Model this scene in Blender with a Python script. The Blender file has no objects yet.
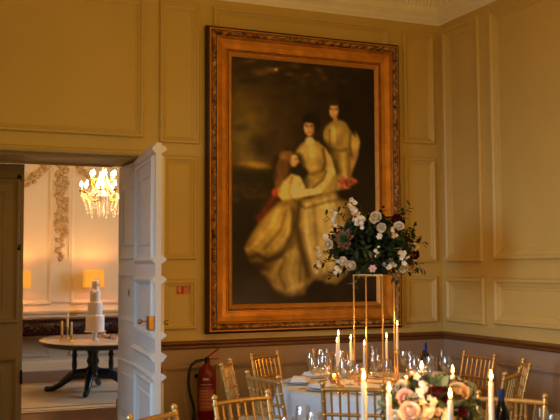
import bpy, bmesh, math, random
import numpy as np
from mathutils import Matrix, Vector
random.seed(7)
SC = bpy.context.scene
COL = SC.collection
PI = math.pi

# ------------------------------------------------------------------ camera
CAM_P = Vector((-4.991, -7.590, 1.65))
FPX = 905.68
def _rz(t): return Matrix.Rotation(t, 3, 'Z')
CAM_R = _rz(-0.404665) @ Matrix.Rotation(PI/2 + 0.062974, 3, 'X') @ _rz(-0.004586)
cd = bpy.data.cameras.new('camera')
cd.sensor_fit = 'HORIZONTAL'; cd.sensor_width = 36.0; cd.lens = FPX/560*36
cd.clip_start = 0.05; cd.clip_end = 100
cd.dof.use_dof = True; cd.dof.focus_distance = 7.6; cd.dof.aperture_fstop = 3.2
cam = bpy.data.objects.new('camera', cd); COL.objects.link(cam)
cam.matrix_world = Matrix.Translation(CAM_P) @ CAM_R.to_4x4()
SC.camera = cam
def at(px, py, depth):
    """point in the room seen at photo pixel (px,py), depth metres along the view axis"""
    v = Vector(((px-280)/FPX, -(py-210)/FPX, -1.0))*depth
    return CAM_P + CAM_R @ v

# ------------------------------------------------------------------ world, light, exposure
SC.view_settings.view_transform = 'Standard'; SC.view_settings.look = 'None'
SC.view_settings.gamma = 1.0; SC.view_settings.use_curve_mapping = False
SC.view_settings.exposure = 0.0
SC.cycles.use_denoising = True
SC.cycles.caustics_reflective = False; SC.cycles.caustics_refractive = False
SC.cycles.sample_clamp_indirect = 4.0
SC.cycles.max_bounces = 10; SC.cycles.diffuse_bounces = 5; SC.cycles.transparent_max_bounces = 24
w = bpy.data.worlds.new('dusk'); SC.world = w; w.use_nodes = True
w.node_tree.nodes['Background'].inputs[0].default_value = (0.55, 0.70, 1.0, 1)
w.node_tree.nodes['Background'].inputs[1].default_value = 0.35

def area(name, loc, target, sx, sy, power, color, spread=PI):
    l = bpy.data.lights.new(name, 'AREA'); l.shape = 'RECTANGLE'; l.size = sx; l.size_y = sy
    l.energy = power; l.color = color; l.spread = spread
    o = bpy.data.objects.new(name, l); COL.objects.link(o); o.location = loc
    o.rotation_euler = (Vector(target)-Vector(loc)).to_track_quat('-Z', 'Y').to_euler()
    return o
def point(name, loc, power, color, radius=0.03, parent=None):
    l = bpy.data.lights.new(name, 'POINT'); l.energy = power; l.color = color; l.shadow_soft_size = radius
    o = bpy.data.objects.new(name, l); COL.objects.link(o); o.location = loc
    if parent: o.parent = parent
    return o
SKY = (0.48, 0.72, 1.0)
WIN_Y = (-4.4, -8.0)
for wy, pw in zip(WIN_Y, (255, 85)):
    area('window_daylight', (-8.75, wy, 1.95), (-4.0, wy+0.6, -2.6), 1.3, 2.3, pw, SKY, 2.0)
area('far_room_cool_fill', (0.9, 4.0, 1.8), (-3.0, 4.6, 0.4), 1.4, 2.0, 85, SKY, 2.6)  # unseen cool light added to lift the far room's rug and table
WARM = (1.0, 0.55, 0.17)
CANDLE = (1.0, 0.50, 0.17)
point('ceiling_chandelier_glow', (-3.3, -3.4, 3.20), 45, (1.0, 0.55, 0.05), 0.25)
point('added_cornice_fill', (-1.2, -4.6, 3.0), 44, (1.0, 0.60, 0.14), 0.25)  # unseen warm light added to brighten the cornice and right wall

# ------------------------------------------------------------------ materials
def atz(px, py, z):
    v = at(px, py, 1.0)-CAM_P; return CAM_P+v*((z-CAM_P.z)/v.z)
def lin(c):
    return tuple(((x/255)/12.92 if x/255 <= 0.04045 else (((x/255)+0.055)/1.055)**2.4) for x in c)
def mat(name, rgb, rough=0.6, metal=0.0, vary=0.08, scale=6.0, bump=0.0, bscale=60.0, spec=0.5, stretch=None,
        emit=None, estr=0.0, rgb2=None, sub=0.0):
    m = bpy.data.materials.new(name); m.use_nodes = True
    nt = m.node_tree; b = nt.nodes['Principled BSDF']
    b.inputs['Roughness'].default_value = rough; b.inputs['Metallic'].default_value = metal
    b.inputs['Specular IOR Level'].default_value = spec
    tc = nt.nodes.new('ShaderNodeTexCoord'); mp = nt.nodes.new('ShaderNodeMapping')
    nt.links.new(tc.outputs['Object'], mp.inputs[0])
    if stretch: mp.inputs['Scale'].default_value = stretch
    n = nt.nodes.new('ShaderNodeTexNoise'); n.inputs['Scale'].default_value = scale; n.inputs['Detail'].default_value = 5
    nt.links.new(mp.outputs[0], n.inputs['Vector'])
    r = nt.nodes.new('ShaderNodeValToRGB'); c = lin(rgb); c2 = lin(rgb2) if rgb2 else None
    r.color_ramp.elements[0].position = 0.3; r.color_ramp.elements[1].position = 0.7
    r.color_ramp.elements[0].color = (*[x*(1-vary) for x in c], 1)
    r.color_ramp.elements[1].color = (*(c2 if c2 else [min(1, x*(1+vary)) for x in c]), 1)
    nt.links.new(n.outputs['Fac'], r.inputs[0]); nt.links.new(r.outputs[0], b.inputs['Base Color'])
    if bump:
        n2 = nt.nodes.new('ShaderNodeTexNoise'); n2.inputs['Scale'].default_value = bscale; n2.inputs['Detail'].default_value = 4
        nt.links.new(mp.outputs[0], n2.inputs['Vector'])
        bp = nt.nodes.new('ShaderNodeBump'); bp.inputs['Strength'].default_value = bump; bp.inputs['Distance'].default_value = 0.01
        nt.links.new(n2.outputs['Fac'], bp.inputs['Height']); nt.links.new(bp.outputs[0], b.inputs['Normal'])
    if emit:
        b.inputs['Emission Color'].default_value = (*lin(emit), 1); b.inputs['Emission Strength'].default_value = estr
    if sub:
        b.inputs['Subsurface Weight'].default_value = sub; b.inputs['Subsurface Radius'].default_value = (0.02, 0.01, 0.005)
    return m
def glass_mat(name, tint=(1, 1, 1), gloss=0.12):
    m = bpy.data.materials.new(name); m.use_nodes = True; nt = m.node_tree
    for nd in list(nt.nodes): nt.nodes.remove(nd)
    out = nt.nodes.new('ShaderNodeOutputMaterial'); mix = nt.nodes.new('ShaderNodeMixShader')
    t = nt.nodes.new('ShaderNodeBsdfTransparent'); t.inputs[0].default_value = (*tint, 1)
    g = nt.nodes.new('ShaderNodeBsdfGlossy'); g.inputs['Roughness'].default_value = 0.04
    lw = nt.nodes.new('ShaderNodeLayerWeight'); lw.inputs[0].default_value = 0.35
    nz = nt.nodes.new('ShaderNodeTexNoise'); nz.inputs['Scale'].default_value = 3.0
    ma = nt.nodes.new('ShaderNodeMath'); ma.operation = 'MULTIPLY_ADD'
    ma.inputs[1].default_value = 0.75; ma.inputs[2].default_value = gloss*0.7
    nt.links.new(lw.outputs['Facing'], ma.inputs[0])
    nt.links.new(ma.outputs[0], mix.inputs[0]); nt.links.new(t.outputs[0], mix.inputs[1]); nt.links.new(g.outputs[0], mix.inputs[2])
    nt.links.new(mix.outputs[0], out.inputs[0])
    return m
M = {}
M['wall'] = mat('pale_yellow_paint', (208, 180, 106), 0.42, vary=0.03, scale=2.5, bump=0.06, bscale=35)
M['shaded'] = mat('shaded_yellow_paint', (168, 140, 84), 0.45, vary=0.04, scale=3, bump=0.06, bscale=35)  # darker copy of the wall paint; the reveal's shade is in the colour
M['wains'] = mat('taupe_paint', (172, 144, 116), 0.5, vary=0.04, scale=3, bump=0.06, bscale=35)
M['cornice'] = mat('cream_plaster', (252, 246, 232), 0.7, vary=0.03, scale=8, bump=0.1, bscale=80)
M['ceil'] = mat('ceiling_paint', (250, 240, 220), 0.8, vary=0.02)
M['oak'] = mat('brown_wood_rail', (114, 70, 30), 0.32, vary=0.25, scale=14, stretch=(0.4, 0.4, 6), bump=0.1)
M['white'] = mat('white_gloss_paint', (226, 222, 214), 0.35, vary=0.02, scale=5, bump=0.05, bscale=30)
M['floor'] = mat('dark_floorboards', (86, 56, 36), 0.35, vary=0.3, scale=6, stretch=(0.6, 8, 1), bump=0.1)
M['carpet'] = mat('brown_carpet', (104, 78, 54), 0.95, vary=0.12, scale=40, bump=0.4, bscale=200)
M['brass'] = mat('brass', (196, 148, 70), 0.28, 1.0, vary=0.15, scale=20)
M['iron'] = mat('dark_iron', (52, 44, 38), 0.45, 0.8, vary=0.15, scale=20)
M['gold'] = mat('gold_paint', (210, 166, 94), 0.32, 0.65, vary=0.14, scale=18, bump=0.06, bscale=90)
M['gilt'] = mat('gilding', (206, 138, 48), 0.42, 0.55, vary=0.22, scale=9, bump=0.12, bscale=50)
M['gilt_b'] = mat('bright_gilding', (216, 150, 60), 0.5, 0.4, vary=0.12, scale=14)
M['gilt_d'] = mat('glinting_carved_gilding', (96, 56, 20), 0.45, 0.4, vary=0.5, scale=22, rgb2=(214, 164, 96), bump=0.35, bscale=40)  # pale second tone paints cream highlights of the carving into the gilding
M['frame_edge'] = mat('dark_frame_edge', (58, 34, 18), 0.5, 0.1, vary=0.2)
M['cloth'] = mat('white_linen', (206, 216, 228), 0.85, vary=0.02, scale=20, bump=0.1, bscale=250)
M['napkin'] = mat('napkin_linen', (222, 226, 232), 0.9, vary=0.03, scale=20, bump=0.15, bscale=200)
M['wax'] = mat('ivory_wax', (240, 222, 190), 0.45, vary=0.03, sub=0.3, emit=(255, 190, 110), estr=0.0)
M['flame'] = mat('candle_flame', (255, 220, 150), 0.5, vary=0.02, emit=(255, 205, 120), estr=9.0)
M['wick'] = mat('wick', (30, 24, 20), 0.9)
M['glass'] = glass_mat('clear_glass')
M['amber'] = glass_mat('amber_glass', (0.95, 0.62, 0.22), 0.3)
M['china'] = mat('white_china', (235, 232, 226), 0.2, vary=0.02)
M['steel'] = mat('cutlery_gold', (206, 166, 96), 0.25, 1.0, vary=0.08)
M['cushion'] = mat('ivory_cushion', (214, 204, 186), 0.9, vary=0.05, scale=12, bump=0.1, bscale=150)
M['bottle'] = mat('dark_bottle_glass', (16, 18, 26), 0.12, vary=0.1)
M['foil'] = mat('blue_foil', (34, 64, 150), 0.4, 0.3, vary=0.1)
M['paperlabel'] = mat('paper_label', (190, 180, 160), 0.8, vary=0.05)
M['red'] = mat('red_enamel', (122, 16, 16), 0.28, vary=0.08)
M['redlev'] = mat('red_lever', (150, 26, 22), 0.35, vary=0.08)
M['black'] = mat('black_rubber', (20, 18, 18), 0.55, vary=0.1)
M['print'] = mat('pale_print', (210, 180, 150), 0.7, vary=0.05)
M['tanlabel'] = mat('tan_label', (176, 84, 50), 0.6, vary=0.1)
M['signred'] = mat('sign_red', (190, 24, 26), 0.4, vary=0.05)
M['signcream'] = mat('sign_cream', (214, 150, 84), 0.5, vary=0.05)
M['blacktable'] = mat('black_painted_wood', (34, 38, 46), 0.28, vary=0.2, scale=10)
M['tabletop'] = mat('pale_sheen_table_top', (186, 174, 162), 0.16, vary=0.1, scale=5, stretch=(1, 6, 1))  # reflected sheen of the black table's top put into a pale base colour
M['icing'] = mat('white_icing', (242, 228, 212), 0.55, vary=0.02)
M['blush'] = mat('blush_petal', (246, 220, 204), 0.7, vary=0.06, scale=30)
M['shade'] = mat('amber_lamp_shade', (222, 160, 60), 0.8, vary=0.05, emit=(255, 166, 50), estr=0.6)
M['bulb'] = mat('lit_bulb', (255, 240, 210), 0.4, emit=(255, 226, 170), estr=22.0)
M['crystal'] = mat('cut_crystal', (250, 236, 210), 0.08, 0.0, vary=0.02, spec=1.0, emit=(255, 214, 150), estr=0.35)  # faint glow built into the crystal, in place of caught bulb light
M['farwall'] = mat('blush_cream_paint', (238, 222, 186), 0.6, vary=0.02, scale=3)
M['plaster_gilt'] = mat('gilded_plasterwork', (206, 176, 124), 0.6, 0.1, vary=0.3, scale=25, bump=0.3)
M['carved'] = mat('carved_mahogany', (40, 20, 12), 0.35, vary=0.4, scale=26, rgb2=(78, 40, 24), bump=0.5, bscale=30)
M['rug'] = mat('beige_rug', (196, 180, 150), 0.95, vary=0.07, scale=30, bump=0.3, bscale=160)
M['rugb'] = mat('rug_border', (104, 90, 66), 0.95, vary=0.1, scale=30, bump=0.3, bscale=160)
M['leaf'] = mat('dark_leaf', (26, 46, 26), 0.5, vary=0.35, scale=12, rgb2=(46, 72, 40))
M['leaf2'] = mat('eucalyptus_leaf', (84, 116, 96), 0.6, vary=0.2, scale=12, rgb2=(126, 156, 130))
M['leaf3'] = mat('olive_leaf', (88, 96, 34), 0.55, vary=0.25, scale=12)
M['stem'] = mat('green_stem', (60, 74, 36), 0.7, vary=0.2)
M['petalw'] = mat('white_petal', (244, 236, 218), 0.65, vary=0.03, scale=30, sub=0.1)
M['petalc'] = mat('cream_petal', (236, 208, 150), 0.65, vary=0.06, scale=30, sub=0.1)
M['petalp'] = mat('pink_petal', (240, 196, 186), 0.65, vary=0.08, scale=30, sub=0.1)
M['petalr'] = mat('burgundy_petal', (92, 10, 18), 0.6, vary=0.2, scale=30)
M['petaly'] = mat('peach_petal', (246, 212, 164), 0.65, vary=0.08, scale=30)
M['succ'] = mat('succulent_leaf', (104, 138, 96), 0.5, vary=0.15, scale=20, rgb2=(140, 158, 108))
M['succe'] = mat('succulent_tip', (150, 96, 78), 0.5, vary=0.15, scale=20)
M['centre'] = mat('flower_centre', (206, 158, 40), 0.7)

# ------------------------------------------------------------------ mesh builder
class MB:
    def __init__(s): s.v = []; s.f = []
    def add(s, vs, fs):
        o = len(s.v); s.v += [tuple(x) for x in vs]; s.f += [tuple(i+o for i in f) for f in fs]; return s
    def box(s, c, d, rz=0.0, bev=0.0):
        cx, cy, cz = c; a, b, h = d[0]/2, d[1]/2, d[2]/2
        if bev:
            bm = bmesh.new(); bmesh.ops.create_cube(bm, size=1)
            for v in bm.verts: v.co = Vector((v.co.x*d[0], v.co.y*d[1], v.co.z*d[2]))
            bmesh.ops.bevel(bm, geom=list(bm.edges), offset=bev, segments=2, affect='EDGES', profile=0.6)
            bm.verts.index_update()
            cs, sn = math.cos(rz), math.sin(rz)
            s.add([(cx+v.co.x*cs-v.co.y*sn, cy+v.co.x*sn+v.co.y*cs, cz+v.co.z) for v in bm.verts],
                  [[v.index for v in f.verts] for f in bm.faces]); bm.free(); return s
        cs, sn = math.cos(rz), math.sin(rz)
        vs = [(cx+x*cs-y*sn, cy+x*sn+y*cs, cz+z) for z in (-h, h) for x, y in ((-a, -b), (a, -b), (a, b), (-a, b))]
        return s.add(vs, [(3, 2, 1, 0), (4, 5, 6, 7), (0, 1, 5, 4), (1, 2, 6, 5), (2, 3, 7, 6), (3, 0, 4, 7)])
    def lathe(s, prof, c=(0, 0, 0), n=20, sx=1.0, sy=1.0, cap=True):
        vs = []; fs = []; k = len(prof)
        for i in range(n):
            t = 2*PI*i/n
            for r, z in prof: vs.append((c[0]+r*sx*math.cos(t), c[1]+r*sy*math.sin(t), c[2]+z))
        for i in range(n):
            j = (i+1) % n
            for q in range(k-1): fs.append((i*k+q, j*k+q, j*k+q+1, i*k+q+1))
        if cap:
            if prof[0][0] > 1e-4: fs.append(tuple(i*k for i in range(n))[::-1])
            if prof[-1][0] > 1e-4: fs.append(tuple(i*k+k-1 for i in range(n)))
        return s.add(vs, fs)
    def tube(s, pts, rad, n=8, cap=True):
        pts = [Vector(p) for p in pts]; m = len(pts)
        rads = rad if isinstance(rad, (list, tuple)) else [rad]*m
        vs = []; fs = []; up = None
        for i, p in enumerate(pts):
            t = (pts[min(i+1, m-1)]-pts[max(i-1, 0)]).normalized()
            if up is None:
                up = Vector((0, 0, 1)) if abs(t.z) < 0.9 else Vector((1, 0, 0))
            a = t.cross(up)
            if a.length < 1e-5: a = t.orthogonal()
            a.normalize(); b = a.cross(t).normalized(); up = b
            for j in range(n):
                q = 2*PI*j/n; vs.append(p+(a*math.cos(q)+b*math.sin(q))*rads[i])
        for i in range(m-1):
            for j in range(n):
                k = (j+1) % n; fs.append((i*n+j, i*n+k, (i+1)*n+k, (i+1)*n+j))
        if cap: fs += [tuple(range(n))[::-1], tuple((m-1)*n+j for j in range(n))]
        return s.add(vs, fs)
    def ball(s, c, r, n=10, sz=1.0):
        prof = [(max(1e-5, r*math.sin(PI*i/(n//2+1))), -r*sz*math.cos(PI*i/(n//2+1))) for i in range(n//2+2)]
        return s.lathe(prof, c, n, cap=False)
    def ring(s, rect, prof, mp, closed=True):
        """mitred rectangular moulding; prof = [(inset, height)], mp(u, v, h) -> xyz"""
        u0, u1, v0, v1 = rect; vs = []; fs = []
        for i, h in prof: vs += [mp(u0+i, v0+i, h), mp(u1-i, v0+i, h), mp(u1-i, v1-i, h), mp(u0+i, v1-i, h)]
        for k in range(len(prof)-1):
            for j in range(4):
                a, b = k*4+j, k*4+(j+1) % 4; fs.append((a, b, b+4, a+4))
        return s.add(vs, fs)
    def sweep(s, prof, p0, p1, mp):
        """profile [(h, v)] extruded from u=p0 to u=p1; closed ends"""
        vs = [mp(u, v, h) for u in (p0, p1) for h, v in prof]; k = len(prof)
        fs = [(i, (i+1) % k, k+(i+1) % k, k+i) for i in range(k)] + [tuple(range(k))[::-1], tuple(range(k, 2*k))]
        return s.add(vs, fs)
    def build(s, name, m, parent=None, smooth=False, loc=None, rz=0.0):
        me = bpy.data.meshes.new(name); me.from_pydata(s.v, [], s.f); me.validate()
        bm = bmesh.new(); bm.from_mesh(me); bmesh.ops.recalc_face_normals(bm, faces=bm.faces); bm.to_mesh(me); bm.free()
        me.materials.append(m)
        if smooth:
            me.polygons.foreach_set('use_smooth', [True]*len(me.polygons))
            if smooth != 'all':
                try: me.set_sharp_from_angle(angle=math.radians(40))
                except Exception: pass
        o = bpy.data.objects.new(name, me); COL.objects.link(o)
        if parent: o.parent = parent
        if loc is not None: o.location = loc
        o.rotation_euler.z = rz
        return o
def struct(o): o['kind'] = 'structure'; return o
def tag(o, label, cat, group=None):
    o['label'] = label; o['category'] = cat
    if group: o['group'] = group
    return o
def thing(name, label, cat, loc, rz=0.0, group=None):
    o = bpy.data.objects.new(name, None); COL.objects.link(o); o.empty_display_size = 0.1
    o.location = loc; o.rotation_euler.z = rz
    return tag(o, label, cat, group)
KIDS = {}
def kids(o):
    return [c for c in COL.objects if c.parent == o]
def dup(root, loc, rz=0.0, label=None, group=None):
    r = root.copy(); COL.objects.link(r); r.location = loc; r.rotation_euler.z = rz
    if label: r['label'] = label
    if group: r['group'] = group
    def rec(src, dst):
        for ch in kids(src):
            c = ch.copy(); COL.objects.link(c); c.parent = dst; rec(ch, c)
    rec(root, r); return r

# ================================================================== ROOM SHELL
ZC = 4.55
mpB = lambda u, v, h: (u, -h, v)            # back wall: u = x
mpR = lambda u, v, h: (-h, u, v)            # right wall: u = y
OPL, OPR, OPT, TH = -4.66, -2.975, 2.608, 0.894
ZD = 0.944                                   # underside of the dado rail
def wallpieces(name, m, z0, z1):
    b = MB()
    b.box(((OPR+0.4)/2, TH/2, (z0+z1)/2), (0.4-OPR, TH, z1-z0))
    b.box(((OPL-9.2)/2, TH/2, (z0+z1)/2), (OPL+9.2, TH, z1-z0))
    if z1 > OPT: b.box(((OPL+OPR)/2, TH/2, (max(z0, OPT)+z1)/2), (OPR-OPL, TH, z1-max(z0, OPT)))
    return struct(b.build(name, m))
wallpieces('wall_back', M['wall'], ZD, ZC)
wallpieces('wall_back_lower', M['wains'], 0, ZD).name = 'trim_1'
struct(MB().box((0.2, -6, (ZD+ZC)/2), (0.4, 12.0, ZC-ZD)).build('wall_right', M['wall']))
struct(MB().box((0.2, -6, ZD/2), (0.4, 12.0, ZD)).build('trim_2', M['wains']))
struct(MB().box((-4.5, -12.2, ZC/2), (9.4, 0.4, ZC)).build('wall_front', M['wall']))
b = MB(); x = -9.1
edges = [0.0]
for wy in WIN_Y: edges += [wy+0.7, wy-0.7]
edges.append(-12.0)
for i in range(0, len(edges), 2):
    a, c = edges[i], edges[i+1]; b.box((x, (a+c)/2, ZC/2), (0.4, a-c, ZC))
for wy in WIN_Y:
    b.box((x, wy, 0.375), (0.4, 1.4, 0.75)); b.box((x, wy, (3.15+ZC)/2), (0.4, 1.4, ZC-3.15))
struct(b.build('wall_left', M['wall']))
for i, wy in enumerate(WIN_Y):
    b = MB()
    for yy in (-0.67, 0, 0.67): b.box((-9.1, wy+yy, 1.95), (0.06, 0.06, 2.4))
    for zz in (0.78, 1.55, 2.35, 3.12): b.box((-9.1, wy, zz), (0.06, 1.4, 0.06))
    wf = struct(b.build('window_%d' % (i+1), M['white']))
    MB().box((-9.1, wy, 1.95), (0.008, 1.33, 2.33)).build('pane', M['glass'], wf)
struct(MB().box((-4.5, -6, -0.05), (9.4, 12.4, 0.1)).build('floor', M['carpet']))
struct(MB().box((-4.5, -5.6, ZC+0.1), (9.8, 13.2, 0.2)).build('ceiling', M['ceil']))
# cornice: plain cyma band, shadow step, ribbed frieze
ZK = 4.051
prof = [(0, ZK), (0.012, ZK), (0.02, ZK+0.02), (0.03, ZK+0.03), (0.045, ZK+0.06), (0.075, ZK+0.09), (0.085, ZK+0.10), (0.085, ZK+0.125),
        (0.06, ZK+0.13), (0.06, ZK+0.17), (0.10, ZK+0.30), (0.19, ZK+0.42), (0.26, ZK+0.45), (0.26, ZC), (0, ZC)]
def miter_cornice(name, mp, u0, u1, sgn):
    """the corner end is mitred at 45 degrees"""
    b = MB(); k = len(prof)
    vs = [mp(u0, v, h) for h, v in prof]+[mp(u1+sgn*h, v, h) for h, v in prof]
    b.add(vs, [(i, (i+1) % k, k+(i+1) % k, k+i) for i in range(k)]+[tuple(range(k))[::-1], tuple(range(k, 2*k))])
    n = 0; u = u1+sgn*0.13; d = sgn*0.042
    while (u-u0)*sgn > 0 and False: pass
    cnt = int(abs((u0-u1))/0.042)-4
    for i in range(cnt):                     # ribs of the frieze
        uu = u1+d*(i+3)
        a, c = uu-0.013, uu+0.013
        vs = [mp(t, v, h) for t in (a, c) for h, v in ((0.055, ZK+0.165), (0.078, ZK+0.165), (0.125, ZK+0.30), (0.20, ZK+0.41), (0.17, ZK+0.42), (0.09, ZK+0.30))]
        b.add(vs, [(0, 1, 7, 6), (1, 2, 8, 7), (2, 3, 9, 8), (3, 4, 10, 9), (0, 5, 4, 3, 2, 1), (6, 7, 8, 9, 10, 11)])
    return struct(b.build(name, M['cornice']))
miter_cornice('trim_3', mpB, -8.9, 0.0, -1)
miter_cornice('trim_4', mpR, -11.9, 0.0, -1)
# dado rails (brown wood) with mitred corner
dp = [(0, ZD), (0.012, ZD), (0.02, ZD+0.012), (0.02, ZD+0.03), (0.034, ZD+0.038), (0.042, ZD+0.05), (0.042, ZD+0.058), (0.022, ZD+0.066), (0.012, ZD+0.072), (0, ZD+0.072)]
def rail(name, mp, u0, u1, m, mitre=True, pr=dp):
    k = len(pr); b = MB()
    b.add([mp(u0, v, h) for h, v in pr]+[mp(u1-(h if mitre else 0), v, h) for h, v in pr],
          [(i, (i+1) % k, k+(i+1) % k, k+i) for i in range(k)]+[tuple(range(k))[::-1], tuple(range(k, 2*k))])
    return struct(b.build(name, m))
rail('trim_5', mpB, OPR+0.07, 0.0, M['oak']); rail('trim_6', mpR, -11.9, 0.0, M['oak'])
bp_ = [(0, 0), (0.02, 0), (0.02, 0.14), (0.012, 0.165), (0, 0.175)]
rail('baseboard_back', mpB, OPR+0.07, 0.0, M['wains'], pr=bp_); rail('baseboard_right', mpR, -11.9, 0.0, M['wains'], pr=bp_)
# raised panel mouldings
pm = [(0, 0), (0, 0.018), (0.009, 0.030), (0.024, 0.030), (0.034, 0.018), (0.044, 0.015), (0.058, 0.005), (0.066, 0.005), (0.068, 0.0)]
pr_ = [(0, 0), (0, 0.022), (0.012, 0.038), (0.032, 0.038), (0.048, 0.022), (0.062, 0.018), (0.088, 0.006), (0.100, 0.006), (0.104, 0.0)]
tn = 7
def panel(rect, mp, m=M['wall'], p=pm):
    global tn
    struct(MB().ring(rect, p, mp).build('trim_%d' % tn, m)); tn += 1
for r in [(-4.63, -3.022, 2.767, 3.985), (-2.880, -2.518, 2.735, 3.985), (-2.85, -2.54, 1.72, 2.62), (-2.85, -2.54, 1.115, 1.545),
          (-2.386, -0.584, 1.115, 3.985), (-0.430, -0.075, 2.853, 3.955), (-0.430, -0.075, 1.690, 2.714), (-0.430, -0.075, 1.107, 1.555)]:
    panel(r, mpB)
for r in [(-0.697, -0.085, 1.690, 3.985), (-2.95, -0.852, 1.704, 3.985), (-0.71, -0.085, 1.113, 1.545), (-2.95, -0.845, 1.128, 1.545),
          (-5.0, -3.1, 1.704, 3.985), (-5.0, -3.1, 1.128, 1.545)]:
    panel(r, mpR, p=pr_)
sm = [(i*0.8, h*0.7) for i, h in pm]
for r in [(-2.85, -2.50, 0.26, 0.80), (-2.37, -0.59, 0.26, 0.80), (-0.43, -0.075, 0.26, 0.80)]: panel(r, mpB, M['wains'], sm)
for r in [(-0.70, -0.085, 0.26, 0.80), (-2.95, -0.845, 0.26, 0.80), (-5.0, -3.1, 0.26, 0.80)]: panel(r, mpR, M['wains'], sm)
# opening surround: narrow bead round the doorway
b = MB()
sp = [(0, 0), (0, 0.02), (0.02, 0.03), (0.04, 0.02), (0.05, 0.0)]
def surround(u0, u1, v1):
    vs = []; fs = []
    for i, h in sp: vs += [mpB(u0-i, 0, h), mpB(u0-i, v1+i, h), mpB(u1+i, v1+i, h), mpB(u1+i, 0, h)]
    for k in range(len(sp)-1):
        for j in range(3): fs.append((k*4+j, k*4+j+1, k*4+j+5, k*4+j+4))
    return MB().add(vs, fs)
struct(surround(OPL, OPR, OPT).build('trim_%d' % tn, M['wall'])); tn += 1
# soffit panel
struct(MB().ring((OPL+0.12, OPR-0.12, 0.10, TH-0.10), [(0, 0), (0, 0.012), (0.02, 0.02), (0.045, 0.004), (0.05, 0)], lambda u, v, h: (u, v, OPT-h)).build('trim_%d' % tn, M['wall'])); tn += 1

# ---------------------------------------------------------------- doors
LEAF_P = [(0, 0), (0, 0.014), (0.012, 0.03), (0.026, 0.026), (0.04, 0.010), (0.055, 0.004), (0.06, 0.0)]
def leaf(name, hinge, direction, width, m, height=2.585, thick=0.045, back_rail=False, panels=((0.24, 0.80), (1.12, 1.57), (1.70, 2.50)), side=1, both=True, relief=1.0):
    """leaf built standing, u from the hinge, faces at +-thick/2; face normal = direction turned by +90 degrees"""
    o = bpy.data.objects.new(name, None)
    ang = math.atan2(direction[1], direction[0])
    b = MB().box((width/2, 0, height/2+0.008), (width, thick, height), bev=0.003)
    for sd in ((1, -1) if both else (side,)):
        for z0, z1 in panels:
            b.ring((0.035, width-0.035, z0, z1), [(i, h*relief) for i, h in LEAF_P], lambda u, v, h, sd=sd: (u, sd*(thick/2-0.0005+h), v))
            b.ring((0.16, width-0.16, z0+0.12, z1-0.12), [(0, 0), (0.012, 0.008), (0.02, 0.008), (0.02, 0.0)] if z1-z0 > 0.5 else [(0, 0), (0.004, 0.003), (0.006, 0)],
                   lambda u, v, h, sd=sd: (u, sd*(thick/2-0.0005+h), v))
        if back_rail:                        # the wall's rails carried across the leaf
            b.sweep([(0, 0.944), (0.018, 0.95), (0.030, 0.972), (0.046, 0.99), (0.020, 1.012), (0, 1.016)], 0.0, width,
                    lambda u, v, h, sd=sd: (u, sd*(thick/2-0.0005+h), v))
            for zc in (0.835, 1.145, 1.56, 1.71, 2.545):
                b.sweep([(0, zc-0.032), (0.012, zc-0.026), (0.040, zc-0.004), (0.040, zc+0.006), (0.014, zc+0.026), (0, zc+0.030)], 0.0, width,
                        lambda u, v, h, sd=sd: (u, sd*(thick/2-0.0005+h*(1.0 if sd > 0 else 0.7)), v))
    o = struct(b.build(name, m, loc=hinge, rz=ang))
    return o
d1v = Vector((-0.095, -0.955, 0)).normalized()
d1 = leaf('door_1', (-3.060, -0.035, 0), d1v, 0.955, M['white'], back_rail=True)
# the face that looks at the camera is the -y local side
fy = -0.0225
lk = MB().box((0.875, fy-0.024, 1.235), (0.12, 0.044, 0.105), bev=0.005).build('rim_lock', M['brass'], d1)
MB().lathe([(0.006, 0), (0.006, 0.03), (0.012, 0.036), (0.020, 0.046), (0.022, 0.056), (0.014, 0.066), (0.001, 0.068)], n=14).build('knob', M['brass'], d1, True)
kn = kids(d1)[-1]; kn.rotation_euler = (PI/2, 0, 0); kn.location = (0.845, fy-0.047, 1.245)
k2 = kn.copy(); COL.objects.link(k2); k2.parent = d1; k2.rotation_euler = (-PI/2, 0, 0); k2.location = (0.90, 0.0225, 1.235)
for z in (0.35, 1.3, 2.3): MB().tube([(0.0, -0.025, z-0.05), (0.0, -0.025, z+0.05)], 0.010).build('hinge', M['brass'], d1)
leaf('added_unseen_door', (-4.640, -0.035, 0), Vector((-0.12, -0.95, 0)), 0.80, M['white'], back_rail=True)  # unseen left leaf of the pair, added to shade the reveal
# closed leaf on the far side of the thick wall (left)
d2 = leaf('door_2', (-4.655, 0.865, 0), Vector((1, 0, 0)), 0.755, M['shaded'], panels=((0.24, 0.86), (1.16, 2.46)))
b = MB().tube([(0.71, -0.036, 1.86), (0.71, -0.036, 2.50)], 0.006).box((0.71, -0.030, 1.84), (0.035, 0.015, 0.06)).box((0.71, -0.028, 2.46), (0.04, 0.012, 0.05)).box((0.71, -0.028, 2.1), (0.03, 0.012, 0.03))
b.tube([(0.71, -0.04, 1.86), (0.71, -0.055, 1.83)], 0.008); b.ball((0.71, -0.058, 1.825), 0.014)
b.build('bolt', M['iron'], d2)
MB().tube([(0.748, -0.028, 0.62), (0.748, -0.028, 0.74)], 0.012).build('hinge', M['iron'], d2)
# third leaf folded back into the reveal (right)
d3 = leaf('door_3', (-3.001, 0.875, 0), Vector((0, -1, 0)), 0.84, M['white'], side=-1, both=False, panels=((0.24, 0.82), (1.16, 1.60), (1.72, 2.50)), relief=0.45)
e = MB().lathe([(0.020, 0), (0.020, 0.004), (0.015, 0.006)], n=14, sy=1.9).build('escutcheon', M['brass'], d3)
e.rotation_euler = (PI/2, 0, 0); e.location = (0.415, -0.022, 1.425)
q = MB().lathe([(0.007, 0), (0.007, 0.0085)], n=10, sy=2.0).build('keyhole', M['black'], e)
MB().tube([(0.0, -0.028, 0.31), (0.0, -0.028, 0.43)], 0.011).build('hinge', M['brass'], d3)

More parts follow.
